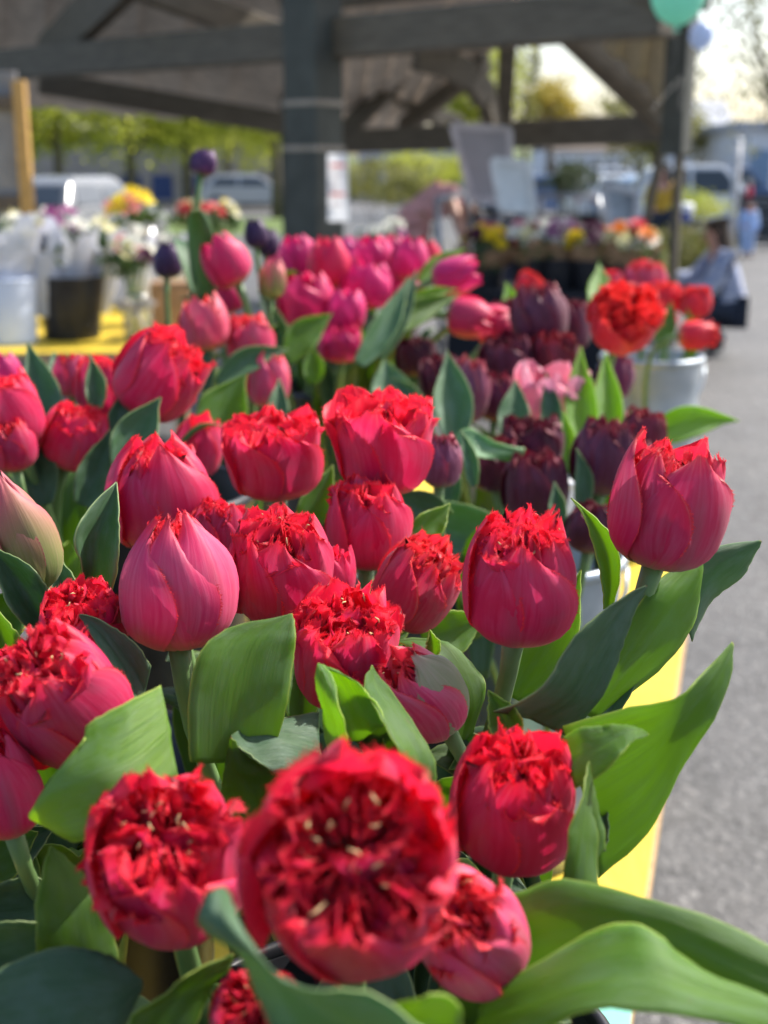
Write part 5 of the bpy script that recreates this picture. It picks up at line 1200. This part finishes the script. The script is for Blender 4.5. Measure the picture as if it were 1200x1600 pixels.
# boards and frames
def easel_board(cs, label, frame_mat, face_mat, name='sign_board', leg=True):
    q = [Vector(P(*c)) for c in cs]; ctr = sum(q, Vector()) / 4
    root = empty(name, Vector((ctr.x, ctr.y, 0)), label, 'sign')
    card('panel', q, .02, face_mat, root)
    n_ = (q[1] - q[0]).cross(q[3] - q[0]).normalized()
    for i in range(4):
        MB().beam(q[i] + n_ * .006, q[(i + 1) % 4] + n_ * .006, .05, .035, up=n_).build('frame_rail', frame_mat, root, smooth=False)
    if leg:
        for a in (q[0], q[1]): MB().tube([a - n_ * .03, Vector((a.x, a.y + .25, 0))], .016, 8).build('leg', STEEL, root)
    return root
easel_board([(738, 312, 6.3), (800, 312, 6.3), (796, 202, 6.2), (706, 196, 6.2)], 'large tilted grey panel in a pale frame behind the bouquets', simple('pale_frame', (.55, .55, .56), .5), simple('grey_panel', (.36, .37, .39), .6, var=.04))
easel_board([(782, 326, 5.6), (834, 330, 5.6), (826, 256, 5.55), (770, 250, 5.55)], 'small blank white sign leaning in front of the grey panel', simple('white_frame', (.76, .78, .78), .5), simple('white_board', (.78, .82, .83), .5, var=.03))
easel_board([(952, 352, 6.6), (992, 356, 6.6), (996, 302, 6.6), (944, 290, 6.6)], 'framed picture sign behind the yellow flower at the right', simple('silver_frame', (.5, .52, .55), .4), simple('blue_grey_print', (.28, .33, .38), .6, var=.3, scale=5), leg=True)
def hoop(pts, label, r_=.02):
    q = [P(*p) for p in pts]; root = empty('metal_frame', Vector((q[0].x, q[0].y, q[0].z)), label, 'frame')
    for a, b in zip(q, q[1:]): MB().tube([a, b], r_, 10).build('tube', STEEL, root)
    for a in (q[0], q[-1]): MB().tube([Vector((a.x, a.y, a.z)), Vector((a.x, a.y, 0))], r_, 10).build('leg', STEEL, root)
    return root
hoop([(690, 430, 5.5), (683, 312, 5.5), (726, 302, 5.7), (735, 350, 5.8)], 'bent grey metal tube frame in front of the bending person', .024)
hoop([(846, 340, 5.9), (844, 304, 5.9), (934, 308, 5.9), (940, 350, 5.9)], 'low grey metal rack behind the white bouquets', .022)
cr_ = P(765, 345, 6.0)
dbx = empty('crate', (cr_.x, cr_.y, 0), 'stack of dark blue crates under the large grey panel', 'crate')
NAVY = simple('navy_plastic', (.016, .02, .045), .5)
for k in range(4): MB().box((cr_.x, cr_.y, .145 + k * .29), (.42, .4, .28), .1).build('crate_box', NAVY, dbx, smooth=False, bevel=.01)
q = P(1066, 352, 9.8); bt = empty('blue_bucket', (q.x, q.y, 0), 'dark blue tub with a white top on a stand beyond the yellow clothed person', 'tub')
MB().box((q.x, q.y, .38), (.3, .3, .76)).build('stand', WOOD, bt, smooth=False)
MB().lathe((q.x, q.y, .76), [(.01, 0), (.10, 0), (.13, .26), (.01, .26)], 20).build('body', BLUEPOT, bt); MB().lathe((q.x, q.y, 1.02), [(.135, -.01), (.14, .05), (.12, .09), (.01, .1)], 20).build('lid', WHITEP, bt)

# ------------------------------------------------------------------ people
SKIN = simple('skin', (.52, .27, .19), .5, var=.05); HAIRB = simple('brown_hair', (.045, .028, .018), .6, var=.3, scale=40, stretch=(1, 1, .1)); HAIRD = simple('dark_hair', (.02, .014, .012), .5)
def skinned(name, joints, edges, mat, parent, lv=2, root_i=0):
    og = np.array(parent.location); me = bpy.data.meshes.new(name)
    me.from_pydata([tuple(np.array(j[0]) - og) for j in joints], edges, []); me.materials.append(mat)
    o = bpy.data.objects.new(name, me); COL.objects.link(o); o.parent = parent
    o.modifiers.new('skin', 'SKIN').use_smooth_shade = True
    for i, j in enumerate(joints):
        s = me.skin_vertices[0].data[i]; s.radius = j[1] if isinstance(j[1], tuple) else (j[1], j[1]); s.use_root = (i == root_i)
    sb = o.modifiers.new('sub', 'SUBSURF'); sb.levels = lv; sb.render_levels = lv
    return o
def person(loc, J, label, top, bottom, hair, shoe, long_hair=False, sleeves=True, loose=.022):
    """J: world joints; one continuous skin body, then clothes and hair that follow it"""
    root = empty('person', loc, label, 'person')
    names = ['pelvis', 'waist', 'chest', 'neck', 'head', 'crown', 'sl', 'el', 'wl', 'hl', 'sr', 'er', 'wr', 'hr', 'tl', 'kl', 'al', 'fl', 'tr', 'kr', 'ar', 'fr']
    rad = dict(pelvis=.125, waist=.105, chest=.12, neck=.05, head=.085, crown=.065, s=.055, e=.04, w=.028, h=.032, t=.085, k=.055, a=.036, f=.035)
    g_ = lambda n: rad.get(n, rad.get(n[0]))
    J = {k: Vector(v) for k, v in J.items()}
    E = [('pelvis', 'waist'), ('waist', 'chest'), ('chest', 'neck'), ('neck', 'head'), ('head', 'crown')]
    for s in 'lr': E += [('chest', 's' + s), ('s' + s, 'e' + s), ('e' + s, 'w' + s), ('w' + s, 'h' + s), ('pelvis', 't' + s), ('t' + s, 'k' + s), ('k' + s, 'a' + s), ('a' + s, 'f' + s)]
    sc = J.get('_', 1.0) if not isinstance(J.get('_', 1.0), Vector) else 1.0
    joints = [(J[n], g_(n)) for n in names]; ix = {n: i for i, n in enumerate(names)}; edges = [(ix[a], ix[b]) for a, b in E]
    for s in 'lr':            # five short fingers on each hand
        d = (J['h' + s] - J['w' + s]).normalized(); side = d.cross(Vector((0, 1, .3))).normalized()
        for k in range(5):
            b = len(joints); o_ = side * (.016 * (k - 2)); l = (.045, .06, .066, .06, .048)[k]
            joints.append((J['h' + s] + d * l + o_ * 1.3 + side.cross(d) * .01, .009)); edges.append((ix['h' + s], b))
    skinned('body', joints, edges, SKIN, root)
    def cloth(nm, ns, es, grow, mat, only=None):
        jn_ = [(J[n] if only is None or n not in only else only[n], g_(n) + grow) for n in ns]; jx = {n: i for i, n in enumerate(ns)}
        return skinned(nm, jn_, [(jx[a], jx[b]) for a, b in es], mat, root)
    tn = ['waist', 'pelvis', 'chest'] + ['sl', 'sr']; te = [('pelvis', 'waist'), ('waist', 'chest'), ('chest', 'sl'), ('chest', 'sr')]
    if sleeves: tn += ['el', 'er', 'wl', 'wr']; te += [('sl', 'el'), ('sr', 'er'), ('el', 'wl'), ('er', 'wr')]
    cloth('shirt', tn, te, loose, top)
    cloth('trousers', ['pelvis', 'tl', 'tr', 'kl', 'kr', 'al', 'ar'], [('pelvis', 'tl'), ('pelvis', 'tr'), ('tl', 'kl'), ('tr', 'kr'), ('kl', 'al'), ('kr', 'ar')], .016, bottom)
    for s in 'lr':
        a, f = J['a' + s], J['f' + s]
        skinned('shoe', [(a + Vector((0, 0, -.02)), .05), (a.lerp(f, .6) + Vector((0, 0, -.01)), .045), (f, .04)], [(0, 1), (1, 2)], shoe, root)
    hd, cr2 = J['head'], J['crown']; fw = J.get('face', Vector((0, -1, 0)))
    hj = [(hd - fw * .03 + Vector((0, 0, .02)), .098), (cr2 - fw * .02, .085)]; he = [(0, 1)]
    if long_hair: hj += [(J['neck'] - fw * .07, .075), (J['chest'] - fw * .10 + Vector((0, 0, -.02)), .06), (J['chest'] - fw * .10 + Vector((0, 0, -.16)), .025)]; he += [(0, 2), (2, 3), (3, 4)]
    skinned('hair', hj, he, hair, root)
    side = fw.cross(Vector((0, 0, 1))).normalized()
    for s in (-1, 1):
        MB().lathe(hd + fw * .086 + side * s * .03 + Vector((0, 0, .01)), [(.001, -.011), (.011, 0), (.001, .011)], 8).build('eye', HAIRD, root)
        skinned('ear', [(hd + side * s * .088, .018), (hd + side * s * .09 + Vector((0, 0, .03)), .014)], [(0, 1)], SKIN, root, 1)
    skinned('nose', [(hd + fw * .085, .012), (hd + fw * .10 + Vector((0, 0, -.025)), .014)], [(0, 1)], SKIN, root, 1)
    MB().beam(hd + fw * .088 - side * .025 + Vector((0, 0, -.05)), hd + fw * .088 + side * .025 + Vector((0, 0, -.05)), .012, .012).build('mouth', simple('lips', (.4, .12, .11), .5), root)
    return root
PINK = simple('dusty_pink_cloth', (.74, .38, .36), .85, var=.1); JEANS = simple('navy_denim', (.018, .026, .045), .85); SHOE = simple('black_shoe', (.02, .02, .022), .5)
FLORAL = simple('blue_white_print', (.20, .25, .42), .85, scale=22, col2=(.52, .54, .62)); MUSTARD = simple('mustard_cloth', (.50, .30, .03), .85, var=.12); PALE = simple('pale_blue_cloth', (.42, .55, .82), .85, var=.04)
D5 = 6.0
pz = lambda px, py, d, dx=0, dy=0, dz=0: P(px, py, d) + Vector((dx, dy, dz))
# bending down over a box, back towards us, arms hanging
pe, ch = pz(640, 352, 6.0), pz(694, 305, 5.95)
gx = P(640, 352, 6.0)
person((gx.x, gx.y, 0), dict(pelvis=pe, waist=pe.lerp(ch, .5) + Vector((0, 0, .06)), chest=ch, neck=pz(718, 318, 5.95), head=pz(738, 338, 5.95), crown=pz(750, 352, 5.95),
    sl=pz(706, 312, 6.1), el=pz(722, 356, 6.15), wl=pz(726, 396, 6.1), hl=pz(727, 412, 6.1), sr=pz(704, 314, 5.8), er=pz(720, 360, 5.72), wr=pz(733, 398, 5.75), hr=pz(736, 414, 5.76),
    tl=pe + Vector((.02, .11, -.04)), kl=Vector((gx.x + .05, gx.y + .12, .50)), al=Vector((gx.x - .05, gx.y + .12, .09)), fl=Vector((gx.x + .12, gx.y + .12, .04)),
    tr=pe + Vector((.02, -.11, -.04)), kr=Vector((gx.x + .06, gx.y - .12, .50)), ar=Vector((gx.x - .03, gx.y - .12, .09)), fr=Vector((gx.x + .14, gx.y - .12, .04)), face=Vector((.75, -.2, -.63)).normalized()),
    'person in a dusty pink top bending far forward with bare arms hanging down', PINK, PINK, HAIRB, SHOE, sleeves=False, loose=.045)
# crouching, seen from the side, long brown hair
gx = P(1120, 545, 6.4)
bx_, by_ = gx.x, gx.y
pe = Vector((bx_ + .10, by_, .38)); ch = Vector((bx_ - .02, by_, .74))
person((bx_, by_, 0), dict(pelvis=pe, waist=Vector((bx_ + .07, by_, .56)), chest=ch, neck=Vector((bx_ - .07, by_, .88)), head=Vector((bx_ - .10, by_, 1.0)), crown=Vector((bx_ - .10, by_, 1.09)),
    sl=Vector((bx_ - .02, by_ + .17, .80)), el=Vector((bx_ - .20, by_ + .18, .60)), wl=Vector((bx_ - .40, by_ + .12, .62)), hl=Vector((bx_ - .48, by_ + .1, .63)),
    sr=Vector((bx_ - .02, by_ - .17, .80)), er=Vector((bx_ - .16, by_ - .2, .56)), wr=Vector((bx_ - .36, by_ - .14, .50)), hr=Vector((bx_ - .44, by_ - .12, .50)),
    tl=pe + Vector((-.03, .11, -.02)), kl=Vector((bx_ - .28, by_ + .15, .47)), al=Vector((bx_ - .02, by_ + .13, .10)), fl=Vector((bx_ - .18, by_ + .15, .04)),
    tr=pe + Vector((-.03, -.11, -.02)), kr=Vector((bx_ - .27, by_ - .15, .40)), ar=Vector((bx_ + .02, by_ - .13, .10)), fr=Vector((bx_ - .14, by_ - .15, .04)), face=Vector((-1, -.1, -.15)).normalized()),
    'person with long brown hair crouching by the road in a blue and white patterned shirt', FLORAL, JEANS, HAIRB, SHOE, long_hair=True, loose=.05)
def stand(px, py_feet, d, h, label, top, bottom, hair, face, long_hair=False):
    g_ = P(px, py_feet, d); x, y = g_.x, g_.y; k = h / 1.7
    V_ = lambda a, b, c: Vector((x + a * k, y + b * k, c * k))
    J = dict(pelvis=V_(0, 0, .92), waist=V_(0, 0, 1.08), chest=V_(0, 0, 1.30), neck=V_(0, 0, 1.46), head=V_(0, -.02, 1.57), crown=V_(0, 0, 1.63), sl=V_(.18, 0, 1.38), el=V_(.23, .02, 1.12), wl=V_(.22, -.06, .88), hl=V_(.22, -.08, .80),
        sr=V_(-.18, 0, 1.38), er=V_(-.23, .02, 1.12), wr=V_(-.20, -.16, .98), hr=V_(-.18, -.24, .97), tl=V_(.10, 0, .88), kl=V_(.11, -.02, .50), al=V_(.11, 0, .09), fl=V_(.12, -.14, .04), tr=V_(-.10, 0, .88), kr=V_(-.11, -.04, .50), ar=V_(-.11, 0, .09), fr=V_(-.12, -.14, .04), face=Vector(face))
    return person((x, y, 0), J, label, top, bottom, hair, SHOE, long_hair)
stand(1026, 430, 12.0, 1.62, 'person in a mustard yellow jacket standing behind the bouquets', MUSTARD, JEANS, HAIRD, (-1, 0, 0), True)
stand(1166, 404, 13.6, .98, 'small child in pale blue clothes standing before the slat fence', PALE, PALE, HAIRB, (0, -1, 0))
